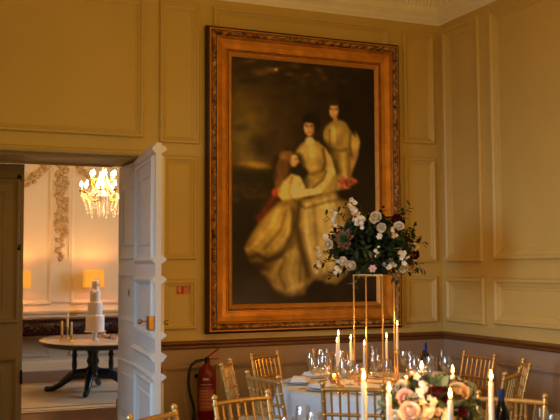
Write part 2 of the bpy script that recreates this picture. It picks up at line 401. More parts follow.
# ================================================================== FAR ROOM
YB = 7.453
struct(MB().box((-3, YB+0.1, 2.4), (9, 0.2, 4.8)).build('wall_far', M['farwall']))
struct(MB().box((-6.6, (TH+YB)/2, 2.4), (0.2, YB-TH, 4.8)).build('wall_far_left', M['farwall']))
struct(MB().box((1.1, (TH+YB)/2, 2.4), (0.2, YB-TH, 4.8)).build('wall_far_right', M['farwall']))
struct(MB().box((-2.75, (TH+YB)/2+0.05, -0.05), (7.9, YB-TH+0.1, 0.1)).build('floor_far', M['floor']))
struct(MB().box((OPL/2+OPR/2, TH/2, -0.05), (OPR-OPL, TH, 0.1)).build('floor_threshold', M['floor']))
struct(MB().box((-2.75, (TH+YB)/2, 4.85), (7.9, YB-TH+0.4, 0.1)).build('ceiling_far', M['ceil']))
mpF = lambda u, v, h: (u, YB-h, v)
fp = [(0, 0), (0, 0.02), (0.02, 0.03), (0.045, 0.02), (0.06, 0.006), (0.07, 0.0)]
for r in [(-4.2, -2.60, 1.06, 4.2), (-2.30, -0.6, 1.06, 4.2), (-4.2, -2.60, 0.22, 0.80), (-2.30, -0.6, 0.22, 0.80)]:
    panel(r, mpF, M['farwall'], fp)
for r, (u0, u1) in enumerate([(-6.5, 1.0)]):
    rail('trim_%d' % tn, mpF, u0, u1, M['farwall'], False, [(0, 0.90), (0.03, 0.91), (0.045, 0.94), (0.05, 0.965), (0.0, 0.97)]); tn += 1
    rail('trim_%d' % tn, mpF, u0, u1, M['farwall'], False, [(0, 0), (0.03, 0), (0.03, 0.13), (0.01, 0.16), (0.0, 0.16)]); tn += 1
# plaster pilaster strip, drop of flowers and swags
struct(MB().box((-2.45, YB-0.012, 2.6), (0.30, 0.025, 3.0)).build('trim_%d' % tn, M['farwall'])); tn += 1
def clusters(pts, m, name):
    global tn
    b = MB(); rnd = random.Random(3)
    for (x, z, r) in pts:
        for _ in range(4):
            b.ball((x+rnd.uniform(-r, r), YB-0.03-rnd.uniform(0, 0.02), z+rnd.uniform(-r, r)), rnd.uniform(0.016, 0.034), 7)
    o = struct(b.build('trim_%d' % tn, m, smooth='all')); tn += 1
    return o
for xx in (-2.575, -2.325):
    struct(MB().box((xx, YB-0.03, 2.9), (0.018, 0.016, 2.2)).build('trim_%d' % tn, M['farwall'])); tn += 1
rnd = random.Random(5)
clusters([(-2.45+rnd.uniform(-0.085, 0.085), 2.15+i*0.0155, 0.03) for i in range(86)], M['plaster_gilt'], 'drop')
clusters([(-2.47+0.05*math.sin(i*0.9), 1.80+i*0.026, 0.012) for i in range(13)], M['plaster_gilt'], 'tail')
clusters([(-2.66-0.42*t, 3.36-0.33*math.sin(t*1.45)-0.02*t, 0.045) for t in [i/22 for i in range(23)]], M['plaster_gilt'], 'swag')
clusters([(-2.20+0.42*t, 3.36-0.33*math.sin(t*1.45)-0.02*t, 0.045) for t in [i/22 for i in range(23)]], M['plaster_gilt'], 'swag')
# rug with woven border
rg = tag(MB().box((-2.8, 4.42, 0.006), (4.2, 2.62, 0.012)).build('rug', M['rug']), 'large beige rug with dark border line under the cake table', 'rug')
for (cx, cy, sx, sy) in [(-2.8, 3.20, 4.0, 0.035), (-2.8, 3.42, 3.7, 0.05), (-2.8, 5.62, 3.7, 0.06), (-4.7, 4.42, 0.06, 2.2), (-0.9, 4.42, 0.06, 2.2)]:
    MB().box((cx, cy, 0.0125), (sx, sy, 0.002)).build('border_stripe', M['rugb'], rg)
# carved console
cs = thing('console_table', 'long dark carved console table against the far cream wall', 'table', (-2.4, YB-0.30, 0))
MB().box((0, 0, 0.845), (2.9, 0.46, 0.03), bev=0.006).build('table_top', M['carved'], cs)
b = MB().box((0, -0.01, 0.715), (2.8, 0.40, 0.235)); rnd = random.Random(11)
for i in range(60):
    xx = -1.36+i*0.0461
    b.ball((xx, -0.215, 0.715+0.045*math.sin(i*1.3)), 0.028, 7); b.ball((xx+0.02, -0.212, 0.63+0.01*(i % 3)), 0.016, 6); b.ball((xx+0.02, -0.212, 0.80), 0.013, 6)
b.build('carved_apron', M['carved'], cs, 'all')
for sx in (-1, 1):
    for sy in (-0.14, 0.14):
        MB().lathe([(0.04, 0), (0.055, 0.03), (0.03, 0.08), (0.045, 0.3), (0.06, 0.5), (0.05, 0.6)], (sx*1.28, sy, 0), 14).build('leg', M['carved'], cs, True)
# table lamps
def lamp(x, label):
    t = thing('table_lamp', label, 'lamp', (x, YB-0.30, 0.861), 0, 'lit lamps on the console')
    MB().lathe([(0.07, 0), (0.07, 0.015), (0.03, 0.04), (0.055, 0.12), (0.06, 0.2), (0.03, 0.3), (0.015, 0.34), (0.012, 0.5)], n=18).build('base', M['gilt_b'], t, True)
    a, h0, h1 = 0.155, 0.475, 0.755
    vs = []
    for (s1, s2, z) in ((a, 0.10, h0), (a*0.97, 0.095, h1)):
        vs += [(-s1, -s2, z), (s1, -s2, z), (s1, s2, z), (-s1, s2, z)]
    sh = MB().add(vs, [(0, 1, 5, 4), (1, 2, 6, 5), (2, 3, 7, 6), (3, 0, 4, 7)]).build('lamp_shade', M['shade'], t)
    MB().lathe([(0.012, 0.5), (0.03, 0.55), (0.03, 0.6), (0.001, 0.63)], n=10).build('bulb', M['bulb'], t, True)
    point('lamp_glow', (0, 0, 0.66), 11, WARM, 0.03, t)
    return t
lamp(-1.975, 'lit table lamp with amber oblong shade behind the wedding cake')
lamp(-3.13, 'lit table lamp with amber shade half hidden by the closed left door')
# black oval table with pedestal
ct = thing('pedestal_table', 'black oval table with carved pedestal holding the wedding cake', 'table', (-2.50, 4.58, 0.0135))
TRX, TRY, TZ = 0.69, 0.98, 0.69
MB().lathe([(0.001, TZ-0.02), (0.985, TZ-0.02), (1.0, TZ-0.014), (1.0, TZ-0.005), (0.985, TZ), (0.001, TZ)], n=64, sx=TRX, sy=TRY).build('table_top', M['tabletop'], ct, True)
MB().lathe([(0.001, TZ-0.075), (0.94, TZ-0.075), (0.96, TZ-0.06), (0.975, TZ-0.021), (0.001, TZ-0.021)], n=64, sx=TRX, sy=TRY).build('apron', M['blacktable'], ct, True)
MB().lathe([(0.085, 0.17), (0.10, 0.20), (0.10, 0.30), (0.06, 0.34), (0.085, 0.40), (0.06, 0.48), (0.09, 0.55), (0.09, TZ-0.075)], n=20).build('pedestal', M['blacktable'], ct, True)
for k in range(4):
    a = k*PI/2+PI/4-0.9; c, s_ = math.cos(a), math.sin(a)
    R_ = 0.24
    MB().lathe([(0.03, 0.22), (0.045, 0.25), (0.028, 0.29), (0.036, 0.36), (0.028, 0.44), (0.04, 0.48), (0.03, 0.52), (0.03, TZ-0.075)], (R_*c, R_*s_, 0), 12).build('column', M['blacktable'], ct, True)
for k in range(4):
    a = k*PI/2-PI/2-0.35 if k % 2 == 0 else k*PI/2-PI/2-0.35; c, s_ = math.cos(a), math.sin(a)
    b = MB()
    prof2 = [(0.05, 0.24), (0.18, 0.23), (0.28, 0.21), (0.36, 0.15), (0.44, 0.085), (0.52, 0.045), (0.59, 0.038), (0.625, 0.052)]
    b.tube([(r*c, r*s_, z) for r, z in prof2], [0.075, 0.072, 0.062, 0.05, 0.042, 0.038, 0.036, 0.03], 10)
    b.ball((0.605*c, 0.605*s_, 0.036), 0.036, 10)
    b.build('foot', M['blacktable'], ct, True)
# wedding cake
TT = 0.0135+TZ
ck = at(95, 330, 11.95)
cst = thing('cake_stand', 'white footed cake stand under the wedding cake', 'stand', (ck.x, ck.y, TT))
MB().lathe([(0.055, 0), (0.06, 0.006), (0.03, 0.02), (0.02, 0.05), (0.025, 0.08), (0.06, 0.10)], n=24).build('foot', M['china'], cst, True)
MB().lathe([(0.05, 0.10), (0.14, 0.106), (0.142, 0.116), (0.001, 0.118)], n=32).build('plate', M['china'], cst, True)
cz = TT+0.1185
wc = thing('wedding_cake', 'white four tier wedding cake with small blush sugar flowers', 'cake', (ck.x, ck.y, cz))
z = 0.0
for r, h in ((0.122, 0.205), (0.096, 0.175), (0.068, 0.155), (0.044, 0.125)):
    MB().lathe([(0.001, z), (r, z), (r, z+h-0.008), (r-0.008, z+h), (0.001, z+h)], n=36).build('tier', M['icing'], wc, True); z += h

# ---------------------------------------------------------------- flowers and leaves
def rose_mesh(b, c, r, axis=(0, -1, 0.3), seed=0, open_=1.0):
    rn = random.Random(seed); q = Vector(axis).normalized().to_track_quat('Z', 'Y').to_matrix(); c = Vector(c)
    # (petals, start angle, size, top elevation, lean outwards)
    for (n, th0, rr, e1, out) in [(5, 0, 1.0, 0.18, 0.36), (5, 0.6, 0.86, 0.50, 0.26), (4, 0.3, 0.68, 0.80, 0.18), (3, 0.9, 0.48, 1.05, 0.12), (2, 0.2, 0.28, 1.25, 0.06)]:
        for k in range(n):
            t0 = th0+2*PI*k/n+rn.uniform(-0.25, 0.25); out_k = out*rn.uniform(0.6, 1.5); wd = PI/n*1.45; vs = []
            e_top = e1+rn.uniform(-0.08, 0.08)
            for i in range(6):
                lat = i/5; el = -0.9+(e_top+0.9)*lat
                for j in range(7):
                    u = (j/6-0.5)*2
                    el2 = el-0.20*u*u*lat
                    rad = rr*r*math.cos(el2)+out_k*r*lat**3+0.03*r*k/n; zz = rr*r*math.sin(el2)*0.95+(1-rr)*0.62*r
                    t = t0+u*wd*(0.75+0.25*math.sin(PI*lat))
                    vs.append(c+q @ Vector((rad*math.cos(t), rad*math.sin(t), zz)))
            b.add(vs, [(i*7+j, i*7+j+1, i*7+j+8, i*7+j+7) for i in range(5) for j in range(6)])
def bloom_mesh(b, c, r, axis=(0, -1, 0.3), n=6, seed=0, cup=0.4):
    rn = random.Random(seed); q = Vector(axis).normalized().to_track_quat('Z', 'Y').to_matrix()
    for lay in range(2):
        for k in range(n):
            t = 2*PI*(k+0.5*lay)/n+rn.uniform(-0.1, 0.1); L = r*(1-0.25*lay); vs = []
            for i, (f, wd) in enumerate([(0.1, 0.06), (0.45, 0.30), (0.8, 0.30), (1.0, 0.08)]):
                for sgn in (-1, 0, 1):
                    v = Vector((f*L, sgn*wd*L, L*cup*f*f+(0.08*L if sgn else 0)+0.12*r*lay))
                    vs.append(Vector(c)+q @ (Matrix.Rotation(t, 3, 'Z') @ v))
            b.add(vs, [(i*3+j, i*3+j+1, i*3+j+4, i*3+j+3) for i in range(3) for j in range(2)])
def leaf_mesh(b, p, d, L, W, up=(0, 0, 1), curl=0.15):
    d = Vector(d).normalized(); sd = d.cross(Vector(up))
    if sd.length < 1e-3: sd = d.orthogonal()
    sd.normalize(); nn = sd.cross(d); p = Vector(p); vs = []
    for f, wd in ((0, 0.05), (0.3, 0.42), (0.62, 0.46), (0.88, 0.22), (1.0, 0.02)):
        ctr = p+d*f*L-nn*curl*L*f*f
        vs += [ctr-sd*wd*W+nn*0.12*W, ctr, ctr+sd*wd*W+nn*0.12*W]
    b.add(vs, [(i*3+j, i*3+j+1, i*3+j+4, i*3+j+3) for i in range(4) for j in range(2)])
def sprig(bl, bs, p0, p1, n, L, W, rn, droop=0.1):
    p0, p1 = Vector(p0), Vector(p1); ln = (p1-p0).length
    pts = [p0.lerp(p1, t)+Vector((0, 0, -droop*ln*t*t)) for t in [i/6 for i in range(7)]]
    bs.tube(pts, [0.004*(1-0.6*i/6) for i in range(7)], 5)
    for i in range(n):
        t = 0.25+0.75*(i+1)/n; k = min(5, int(t*6)); f = t*6-k
        p = pts[k].lerp(pts[min(6, k+1)], min(1, f)); d = (pts[min(6, k+1)]-pts[k]).normalized()
        side = d.cross(Vector((rn.uniform(-1, 1), rn.uniform(-1, 1), rn.uniform(-1, 1)))).normalized()
        leaf_mesh(bl, p, d*0.5+side*(1 if i % 2 else -1), L*rn.uniform(0.75, 1.15), W*rn.uniform(0.8, 1.1), (rn.uniform(-.5, .5), rn.uniform(-.5, .5), 1))

# sugar flowers on the cake
rnd = random.Random(2)
for (dx, dz, r, m) in [(-0.012, 0.668, 0.022, 'blush'), (0.016, 0.676, 0.020, 'icing'), (0.035, 0.60, 0.024, 'blush'), (-0.03, 0.53, 0.03, 'blush'), (-0.05, 0.50, 0.02, 'icing')]:
    b = MB(); bloom_mesh(b, (dx, -0.075 if dz < 0.6 else -0.048, dz), r, (0, -1, 0.5), 6, int(dz*100), 0.25); b.ball((dx, -0.075 if dz < 0.6 else -0.048, dz), r*0.45, 8); b.build('sugar_flower', M[m], wc, 'all')
fl = at(108, 331, 11.75)
t = thing('petal_posy', 'small pale pink posy lying at the right of the cake stand', 'flowers', (fl.x, fl.y, TT))
b = MB()
for i in range(5): rose_mesh(b, (-0.07+i*0.04, rnd.uniform(-.02, .02), 0.032+0.02*rnd.random()+0.02*(4-i)/4), 0.032, (rnd.uniform(-.4, .4), -0.6, 0.7), 40+i)
b.build('blossom', M['blush'], t, 'all')
b = MB()
for i in range(6): leaf_mesh(b, (0.0, 0, 0.03), (rnd.uniform(-1, 1), rnd.uniform(-1, 0.6), 0.25), 0.10, 0.03)
b.build('foliage', M['leaf2'], t, 'all')

# candles -------------------------------------------------------------------
def candlestick(name, p, h, label, m='gold', group=None, r=0.045, cup=0.016):
    t = thing(name, label, 'candlestick', p, 0, group)
    MB().lathe([(r, 0), (r, 0.006), (r*0.8, 0.012), (r*0.35, 0.022), (0.008, 0.03)], n=20).build('base', M[m], t, True)
    MB().lathe([(0.008, 0.029), (0.012, h*0.28), (0.007, h*0.34), (0.013, h*0.45), (0.007, h*0.52), (0.007, h-0.035)], n=14).build('stem', M[m], t, True)
    MB().lathe([(0.007, h-0.036), (cup*1.25, h-0.03), (cup, h-0.02), (cup*1.05, h-0.004), (cup*1.05, h)], n=14).build('cup', M[m], t, True)
    return t
OCC = [(-1.217, -1.592)]
def candle(p, L, label, lit=True, r=0.0115, power=1.0, group=None, lean=(0, 0)):
    t = thing('taper_candle', label, 'candle', p, 0, group); OCC.append((p[0], p[1]))
    MB().lathe([(r, 0), (r*0.97, L*0.6), (r*0.82, L-0.006), (r*0.5, L)], n=14).build('wax_body', M['wax'], t, True)
    MB().tube([(0, 0, L-0.002), (0.001, 0, L+0.01)], 0.0012, 5).build('wick', M['wick'], t)
    if lit:
        MB().lathe([(0.0005, 0.004), (0.005, 0.010), (0.0075, 0.018), (0.006, 0.028), (0.003, 0.037), (0.0004, 0.046)], (0.0005, 0, L), 10).build('flame', M['flame'], t, 'all')
        if power: point('candle_glow', (0, 0, L+0.055), power, CANDLE, 0.012, t)
    return t
# three little candlesticks on the oval table
for (px, py, pt, dep, lab) in [(62, 338, 321, 11.85, 'left small brass candlestick of the three beside the cake'), (67.5, 337, 313, 12.0, 'tallest small brass candlestick in the middle of the three beside the cake'), (71.5, 338, 322, 11.75, 'right small brass candlestick of the three beside the cake')]:
    p = at(px, py, dep); top = at(px, pt, dep).z; h = 0.075 if pt > 315 else 0.165
    candlestick('candlestick', (p.x, p.y, TT), h, lab, 'brass', 'small candlesticks beside the cake', 0.035, 0.015)
    candle((p.x, p.y, TT+h), max(0.08, top-TT-h), lab.replace('small brass candlestick', 'white stub candle'), False, 0.014, 0, 'stub candles beside the cake')

# chandelier ----------------------------------------------------------------
chp = at(103, 190, 12.0)
ch = thing('chandelier', 'lit crystal chandelier hanging in the far room', 'chandelier', (chp.x, chp.y, chp.z))
MB().tube([(0, 0, 0.3), (0, 0, 4.8-chp.z)], 0.008, 6).build('chain', M['brass'], ch)
MB().lathe([(0.004, -0.36), (0.02, -0.33), (0.03, -0.28), (0.012, -0.22), (0.05, -0.12), (0.09, -0.08), (0.05, -0.05), (0.02, 0.0), (0.03, 0.08), (0.012, 0.16), (0.025, 0.24), (0.008, 0.3)], n=18).build('stem', M['crystal'], ch, True)
rnd = random.Random(21)
for tier, (n, R1, z0, off) in enumerate([(9, 0.28, -0.02, 0.2), (6, 0.16, 0.13, 0.5)]):
    for k in range(n):
        a = off+2*PI*k/n; c, s_ = math.cos(a), math.sin(a)
        am = MB().tube([(0.03*c, 0.03*s_, z0-0.09), (R1*0.45*c, R1*0.45*s_, z0-0.13), (R1*0.85*c, R1*0.85*s_, z0-0.10), (R1*c, R1*s_, z0-0.03), (R1*c, R1*s_, z0)], 0.007, 6)
        am.lathe([(0.012, z0-0.01), (0.035, z0), (0.038, z0+0.008), (0.001, z0+0.004)], (R1*c, R1*s_, 0), 12)
        am.build('arm', M['brass'], ch, True)
        MB().lathe([(0.010, z0), (0.010, z0+0.06)], (R1*c, R1*s_, 0), 10).build('candle_sleeve', M['wax'], ch, True)
        MB().lathe([(0.008, 0.06), (0.018, 0.078), (0.019, 0.095), (0.010, 0.118), (0.001, 0.135)], (R1*c, R1*s_, z0), 10).build('bulb', M['bulb'], ch, 'all')
for k in range(24):
    a = 2*PI*k/24; c, s_ = math.cos(a), math.sin(a); b = MB()
    R1 = 0.27 if k % 3 == 0 else (0.2 if k % 3 == 1 else 0.29)
    z1 = -0.07 if k % 3 != 1 else -0.12; n = 6 if k % 2 else 8
    for i in range(n):
        f = i/(n-1); rr = R1*(1-0.25*f); b.ball((rr*c, rr*s_, z1-0.028*i), 0.008, 6)
    b.tube([(R1*c, R1*s_, z1+0.03), (R1*0.75*c, R1*0.75*s_, z1-0.028*n)], 0.002, 4)
    b.lathe([(0.001, -0.045), (0.012, -0.02), (0.004, 0)], (R1*0.75*c, R1*0.75*s_, z1-0.028*n), 6)
    b.build('crystal_strand', M['crystal'], ch)
for k in range(16):
    a = 2*PI*k/16+0.1; c, s_ = math.cos(a), math.sin(a); b = MB()
    for i in range(9):
        f = i/8; rr = 0.03+0.22*f; b.ball((rr*c, rr*s_, 0.24-0.30*f-0.10*math.sin(PI*f)), 0.007, 6)
    b.tube([(((0.03+0.22*f)*c), ((0.03+0.22*f)*s_), 0.24-0.30*f-0.10*math.sin(PI*f)) for f in [i/8 for i in range(9)]], 0.003, 4)
    b.build('crystal_strand', M['crystal'], ch)
point('chandelier_glow', (0, 0, 0.12), 140, (1.0, 0.55, 0.17), 0.22, ch)

# ================================================================== PAINTING
FX0, FX1, FZ0, FZ1 = -2.466, -0.508, 1.070, 3.797
CX0, CX1, CZ0, CZ1 = -2.218, -0.719, 1.290, 3.596
pic = thing('framed_painting', 'huge old portrait of three women in an ornate gilt frame', 'painting', ((FX0+FX1)/2, -0.004, FZ0))
def mpP(u, v, h): return (u-(FX0+FX1)/2, 0.0-h, v-FZ0)
FR = (FX0, FX1, FZ0, FZ1)
MB().ring(FR, [(0, 0), (0, 0.055), (0.008, 0.075), (0.018, 0.08), (0.026, 0.07), (0.026, 0.0)], mpP).build('outer_edge', M['frame_edge'], pic)
MB().ring(FR, [(0.020, 0.078), (0.024, 0.088), (0.032, 0.088), (0.036, 0.078)], mpP).build('gold_fillet', M['gilt_b'], pic)
# carved acanthus band: torus with scroll relief
def carved_band(i0, i1, hb, amp, per):
    b = MB(); u0, u1, v0, v1 = FR; rn = random.Random(4)
    for sd in range(4):
        L = (u1-u0) if sd % 2 == 0 else (v1-v0)
        n = int(L/0.011); K = 8; vs = []; fs = []
        for i in range(n+1):
            f = i/n
            for k in range(K+1):
                g = k/K; ins = i0+(i1-i0)*g
                t = ins+(L-2*ins)*f
                base = hb+0.030*math.sin(PI*g)
                ph = t/per
                rel = amp*(0.5+0.5*math.sin(2*PI*ph+3.2*math.sin(PI*g)))*math.sin(PI*g)**0.7 + 0.35*amp*math.sin(2*PI*ph*2.7+9*g)
                h = base+max(0, rel)*math.sin(PI*g)
                if sd == 0: P = (u0+t, v0+ins)
                elif sd == 1: P = (u1-ins, v0+t)
                elif sd == 2: P = (u1-t, v1-ins)
                else: P = (u0+ins, v1-t)
                vs.append(mpP(P[0], P[1], h))
        for i in range(n):
            for k in range(K): a = i*(K+1)+k; fs.append((a, a+1, a+K+2, a+K+1))
        b.add(vs, fs)
    return b
carved_band(0.032, 0.088, 0.070, 0.032, 0.085).build('carved_moulding', M['gilt_d'], pic, 'all')
MB().ring(FR, [(0.084, 0.070), (0.088, 0.088), (0.096, 0.090), (0.102, 0.080), (0.108, 0.062), (0.150, 0.046), (0.185, 0.042), (0.19, 0.05), (0.196, 0.05), (0.198, 0.036)], mpP).build('flat_band', M['gilt'], pic)
b = MB(); u0, u1, v0, v1 = FR
ib = 0.206
for (a, c) in (((u0+ib, v0+ib), (u1-ib, v0+ib)), ((u1-ib, v0+ib), (u1-ib, v1-ib)), ((u1-ib, v1-ib), (u0+ib, v1-ib)), ((u0+ib, v1-ib), (u0+ib, v0+ib))):
    L = math.dist(a, c); n = int(L/0.022)
    for i in range(n):
        f = i/n; P = mpP(a[0]+(c[0]-a[0])*f, a[1]+(c[1]-a[1])*f, 0.038); b.ball(P, 0.0085, 6)
MB().ring(FR, [(0.197, 0.04), (0.198, 0.030), (0.214, 0.030), (0.216, 0.036)], mpP).build('bead_groove', M['gilt_d'], pic)
b.build('beading', M['gilt'], pic, 'all')
MB().ring(FR, [(0.214, 0.030), (0.216, 0.046), (0.226, 0.050), (0.236, 0.040), (0.250, 0.024), (0.253, 0.016)], mpP).build('inner_slip', M['gilt_b'], pic)

# the painted canvas: pigments laid on a fine grid of points
NW, NH = 170, 262
uu, vv = np.meshgrid(np.linspace(0, 1, NW), np.linspace(0, 1, NH))   # v = 0 at the top
PX = 231.3+uu*(377.5-231.3); PY = (50+uu*14)+vv*((308-3*uu)-(50+14*uu))
img = np.zeros((NH, NW, 3)); rs = np.random.RandomState(12)
def noise(fx, fy, seed):
    r = np.random.RandomState(seed); g = r.rand(int(fy)+3, int(fx)+3)
    x = uu*fx; y = vv*fy; i = x.astype(int); j = y.astype(int); a = x-i; c = y-j
    a = a*a*(3-2*a); c = c*c*(3-2*c)
    return (g[j, i]*(1-a)+g[j, i+1]*a)*(1-c)+(g[j+1, i]*(1-a)+g[j+1, i+1]*a)*c
def fbm(f, seed): return (noise(f, f*1.6, seed)+0.5*noise(f*2.1, f*3.4, seed+1)+0.25*noise(f*4.3, f*7, seed+2))/1.75
def lay(mask, rgb):
    global img
    mask = np.clip(mask, 0, 1)[..., None]; img = img*(1-mask)+np.array(rgb, float)*mask
def poly(pts, rgb, soft=2.0, op=1.0):
    pts = np.array(pts, float); ins = np.zeros(PX.shape, bool); dmin = np.full(PX.shape, 1e9)
    for (x0, y0), (x1, y1) in zip(pts, np.roll(pts, -1, 0)):
        c = (y0 > PY) != (y1 > PY)
        with np.errstate(divide='ignore', invalid='ignore'):
            ins ^= c & (PX < (x1-x0)*(PY-y0)/(y1-y0+1e-12)+x0)
        t = np.clip(((PX-x0)*(x1-x0)+(PY-y0)*(y1-y0))/((x1-x0)**2+(y1-y0)**2+1e-9), 0, 1)
        dmin = np.minimum(dmin, np.hypot(PX-x0-t*(x1-x0), PY-y0-t*(y1-y0)))
    lay(op*np.clip(0.5+np.where(ins, dmin, -dmin)/soft, 0, 1), rgb)
def ell(cx, cy, rx, ry, rgb, soft=0.35, rot=0.0, op=1.0):
    c, s_ = math.cos(rot), math.sin(rot); x = (PX-cx)*c+(PY-cy)*s_; y = -(PX-cx)*s_+(PY-cy)*c
    d = np.sqrt((x/rx)**2+(y/ry)**2); lay(op*np.clip((1+soft*0.5-d)/soft, 0, 1), rgb)
def stroke(pts, wd, rgb, op=0.7):
    dmin = np.full(PX.shape, 1e9); pts = np.array(pts, float)
    for (x0, y0), (x1, y1) in zip(pts[:-1], pts[1:]):
        t = np.clip(((PX-x0)*(x1-x0)+(PY-y0)*(y1-y0))/((x1-x0)**2+(y1-y0)**2+1e-9), 0, 1)
        dmin = np.minimum(dmin, np.hypot(PX-x0-t*(x1-x0), PY-y0-t*(y1-y0)))
    k = 0.70 if wd > 0.95 else 0.85; lay(k*op*np.exp(-(dmin/(wd*1.35 if wd > 0.95 else wd))**2), rgb)
n1, n2, n3 = fbm(4, 1), fbm(9, 20), fbm(22, 40)
img[:] = np.array([62, 40, 20])*(0.55+0.9*n1[..., None])
lay(np.clip((n1-0.45)*3, 0, 0.6), (72, 50, 20))
# misty sky at the left, foliage above, tree trunk
ell(243, 128, 26, 42, (128, 96, 36), 1.4, op=0.85); ell(252, 158, 18, 12, (140, 104, 42), 1.2, op=0.6); ell(238, 116, 12, 20, (122, 88, 32), 1.2, op=0.5)
ell(256, 166, 15, 3.2, (176, 132, 54), 1.0, op=0.75, rot=0.1)
ell(240, 128, 7, 3, (60, 62, 36), 1.0, op=0.5)
ell(262, 148, 12, 11, (62, 42, 20), 1.0, op=0.85)
ell(238, 178, 16, 9, (40, 26, 14), 1.0, op=0.9); ell(262, 180, 18, 8, (38, 24, 12), 1.0, op=0.9)
poly([(266, 95), (276, 95), (280, 150), (268, 165)], (78, 50, 20), 8, 0.7)
for i in range(70):
    x, y = rs.uniform(232, 376), rs.uniform(52, 92); c = [(26, 16, 10), (84, 56, 24), (52, 34, 16)][rs.randint(3)]
    ell(x, y, rs.uniform(3, 8), rs.uniform(2, 4), c, 1.0, rs.uniform(-0.6, 0.6), 0.5)
for (x, y, r) in [(274, 69, 3), (268, 70, 4), (262, 73, 4), (256, 72, 4), (250, 60, 4), (296, 61, 3), (292, 66, 4), (304, 75, 2.5), (316, 70, 3), (322, 78, 3), (342, 81, 2), (354, 68, 3), (287, 74, 3)]:
    ell(x, y, r*1.5, r*0.7, (136, 88, 44), 1.0, rs.uniform(-0.5, 0.5), 0.6)
ell(274, 69.5, 1.8, 1.1, (226, 170, 100), 0.8)
lay(np.clip((PX-300)/80, 0, 1)*0.45*(PY < 230), (24, 13, 8))
ell(360, 130, 22, 60, (34, 18, 10), 1.2, op=0.7)
ell(245, 215, 14, 30, (30, 18, 12), 1.0, op=0.85)
for i in range(40):
    ell(rs.uniform(232, 262), rs.uniform(184, 202), rs.uniform(1.5, 4), rs.uniform(1, 2.2), (86, 52, 24), 1.0, 0, 0.5)
# standing girl
DR, DL, DS, DD = (172, 134, 58), (222, 184, 98), (116, 84, 34), (64, 42, 18)
ell(338, 114, 10, 17, (32, 18, 10), 0.5, 0.25); ell(346, 127, 6.5, 14, (30, 17, 10), 0.6, -0.25)
ell(329.5, 102, 6.2, 4.6, (62, 38, 18), 0.6)
poly([(323, 127), (328, 122), (337, 120), (347, 124), (354, 133), (357, 142), (355, 150), (349, 160), (347, 192), (326, 192), (328, 168), (326, 152), (321, 140)], DR, 3)
poly([(350, 152), (357, 146), (356, 156), (350, 172), (345, 182), (342, 177)], (176, 126, 60), 2)
ell(352.5, 143, 5.0, 8, (190, 150, 70), 0.6); ell(323.5, 136, 3.5, 8, (190, 150, 68), 0.6); ell(331, 134, 5, 7, DL, 0.9, op=0.8)
stroke([(327, 149), (336, 151.5), (346, 149.5)], 1.3, DS, 0.9); stroke([(348, 134), (347, 146), (349, 157)], 1.0, DD, 0.7); stroke([(333, 126), (335, 146)], 0.8, DS, 0.45); stroke([(326.5, 130), (326.5, 146)], 0.7, DD, 0.5)
stroke([(334, 156), (332, 190)], 1.4, DS, 0.6); stroke([(340, 155), (341, 190)], 1.6, DL, 0.7); stroke([(330, 156), (329, 190)], 1.2, DL, 0.5); stroke([(346, 154), (346, 186)], 1.2, DD, 0.5)
poly([(347, 130), (341, 118), (344, 110), (352, 126), (353, 137)], (30, 17, 10), 3, 0.9)
ell(331.2, 111, 4.7, 7.6, (214, 156, 92), 0.3, 0.1); ell(334.6, 112, 1.4, 6, (150, 96, 50), 0.9, op=0.4); ell(330, 104.0, 5.0, 2.0, (66, 42, 20), 0.6, 0.2)
ell(332.4, 119.6, 2.4, 3.4, (186, 128, 70), 0.6); stroke([(327.6, 109.2), (329.8, 109.6)], 0.7, (74, 40, 20), 0.95); stroke([(332.4, 109.6), (334.6, 109)], 0.7, (74, 40, 20), 0.95)
stroke([(330.8, 110), (330.1, 113.4)], 0.6, (150, 92, 46), 0.7); stroke([(329.4, 115.6), (332.2, 115.6)], 0.6, (150, 60, 40), 0.9)
# seated woman
stroke([(289, 160), (296, 146), (304, 139), (316, 140), (326, 150), (334, 172)], 3.0, (36, 22, 10), 0.8)
poly([(292, 153), (299, 144), (306, 140), (315, 142), (323, 149), (328, 160), (333, 176), (330, 192), (318, 198), (296, 194), (291, 170)], DR, 2.4)
ell(305, 153, 9.5, 9, DL, 0.9, op=0.9); ell(307, 166, 8, 6, (206, 164, 78), 0.9, op=0.8); stroke([(297, 174), (308, 175), (320, 171)], 1.5, DS, 0.8); stroke([(320, 150), (322, 162), (320, 170)], 1.2, DD, 0.75); stroke([(295, 156), (296, 168)], 1.2, DS, 0.6)
poly([(322, 150), (328, 158), (332, 174), (322, 189), (309, 193.5), (307, 190), (320, 181), (324, 171)], (206, 158, 82), 1.6)
stroke([(323, 172), (319, 181), (309, 189)], 0.9, DD, 0.7); stroke([(326, 156), (330, 172)], 1.4, DL, 0.7)
ell(306.5, 141.5, 4.6, 4.4, (222, 166, 98), 0.5); ell(308, 120, 8.6, 6.8, (24, 16, 12), 0.35); ell(313, 125, 4, 8, (24, 15, 11), 0.5)
ell(306, 128.6, 5.2, 7.8, (226, 168, 102), 0.25, -0.05); ell(310, 130, 1.8, 6, (160, 104, 56), 0.9, op=0.6); stroke([(302.5, 126.6), (304.7, 126.9)], 0.7, (60, 32, 18), 0.95); stroke([(307.2, 126.9), (309.4, 126.6)], 0.7, (60, 32, 18), 0.95)
stroke([(302.3, 124.8), (304.9, 124.9)], 0.5, (80, 46, 24), 0.8); stroke([(307, 124.9), (309.6, 124.8)], 0.5, (80, 46, 24), 0.8)
stroke([(305.9, 127), (305.3, 131)], 0.6, (170, 106, 56), 0.8); stroke([(304.2, 133.2), (307.6, 133.2)], 0.7, (170, 62, 44), 0.95); ell(307, 120.8, 7, 2.6, (24, 16, 12), 0.5)
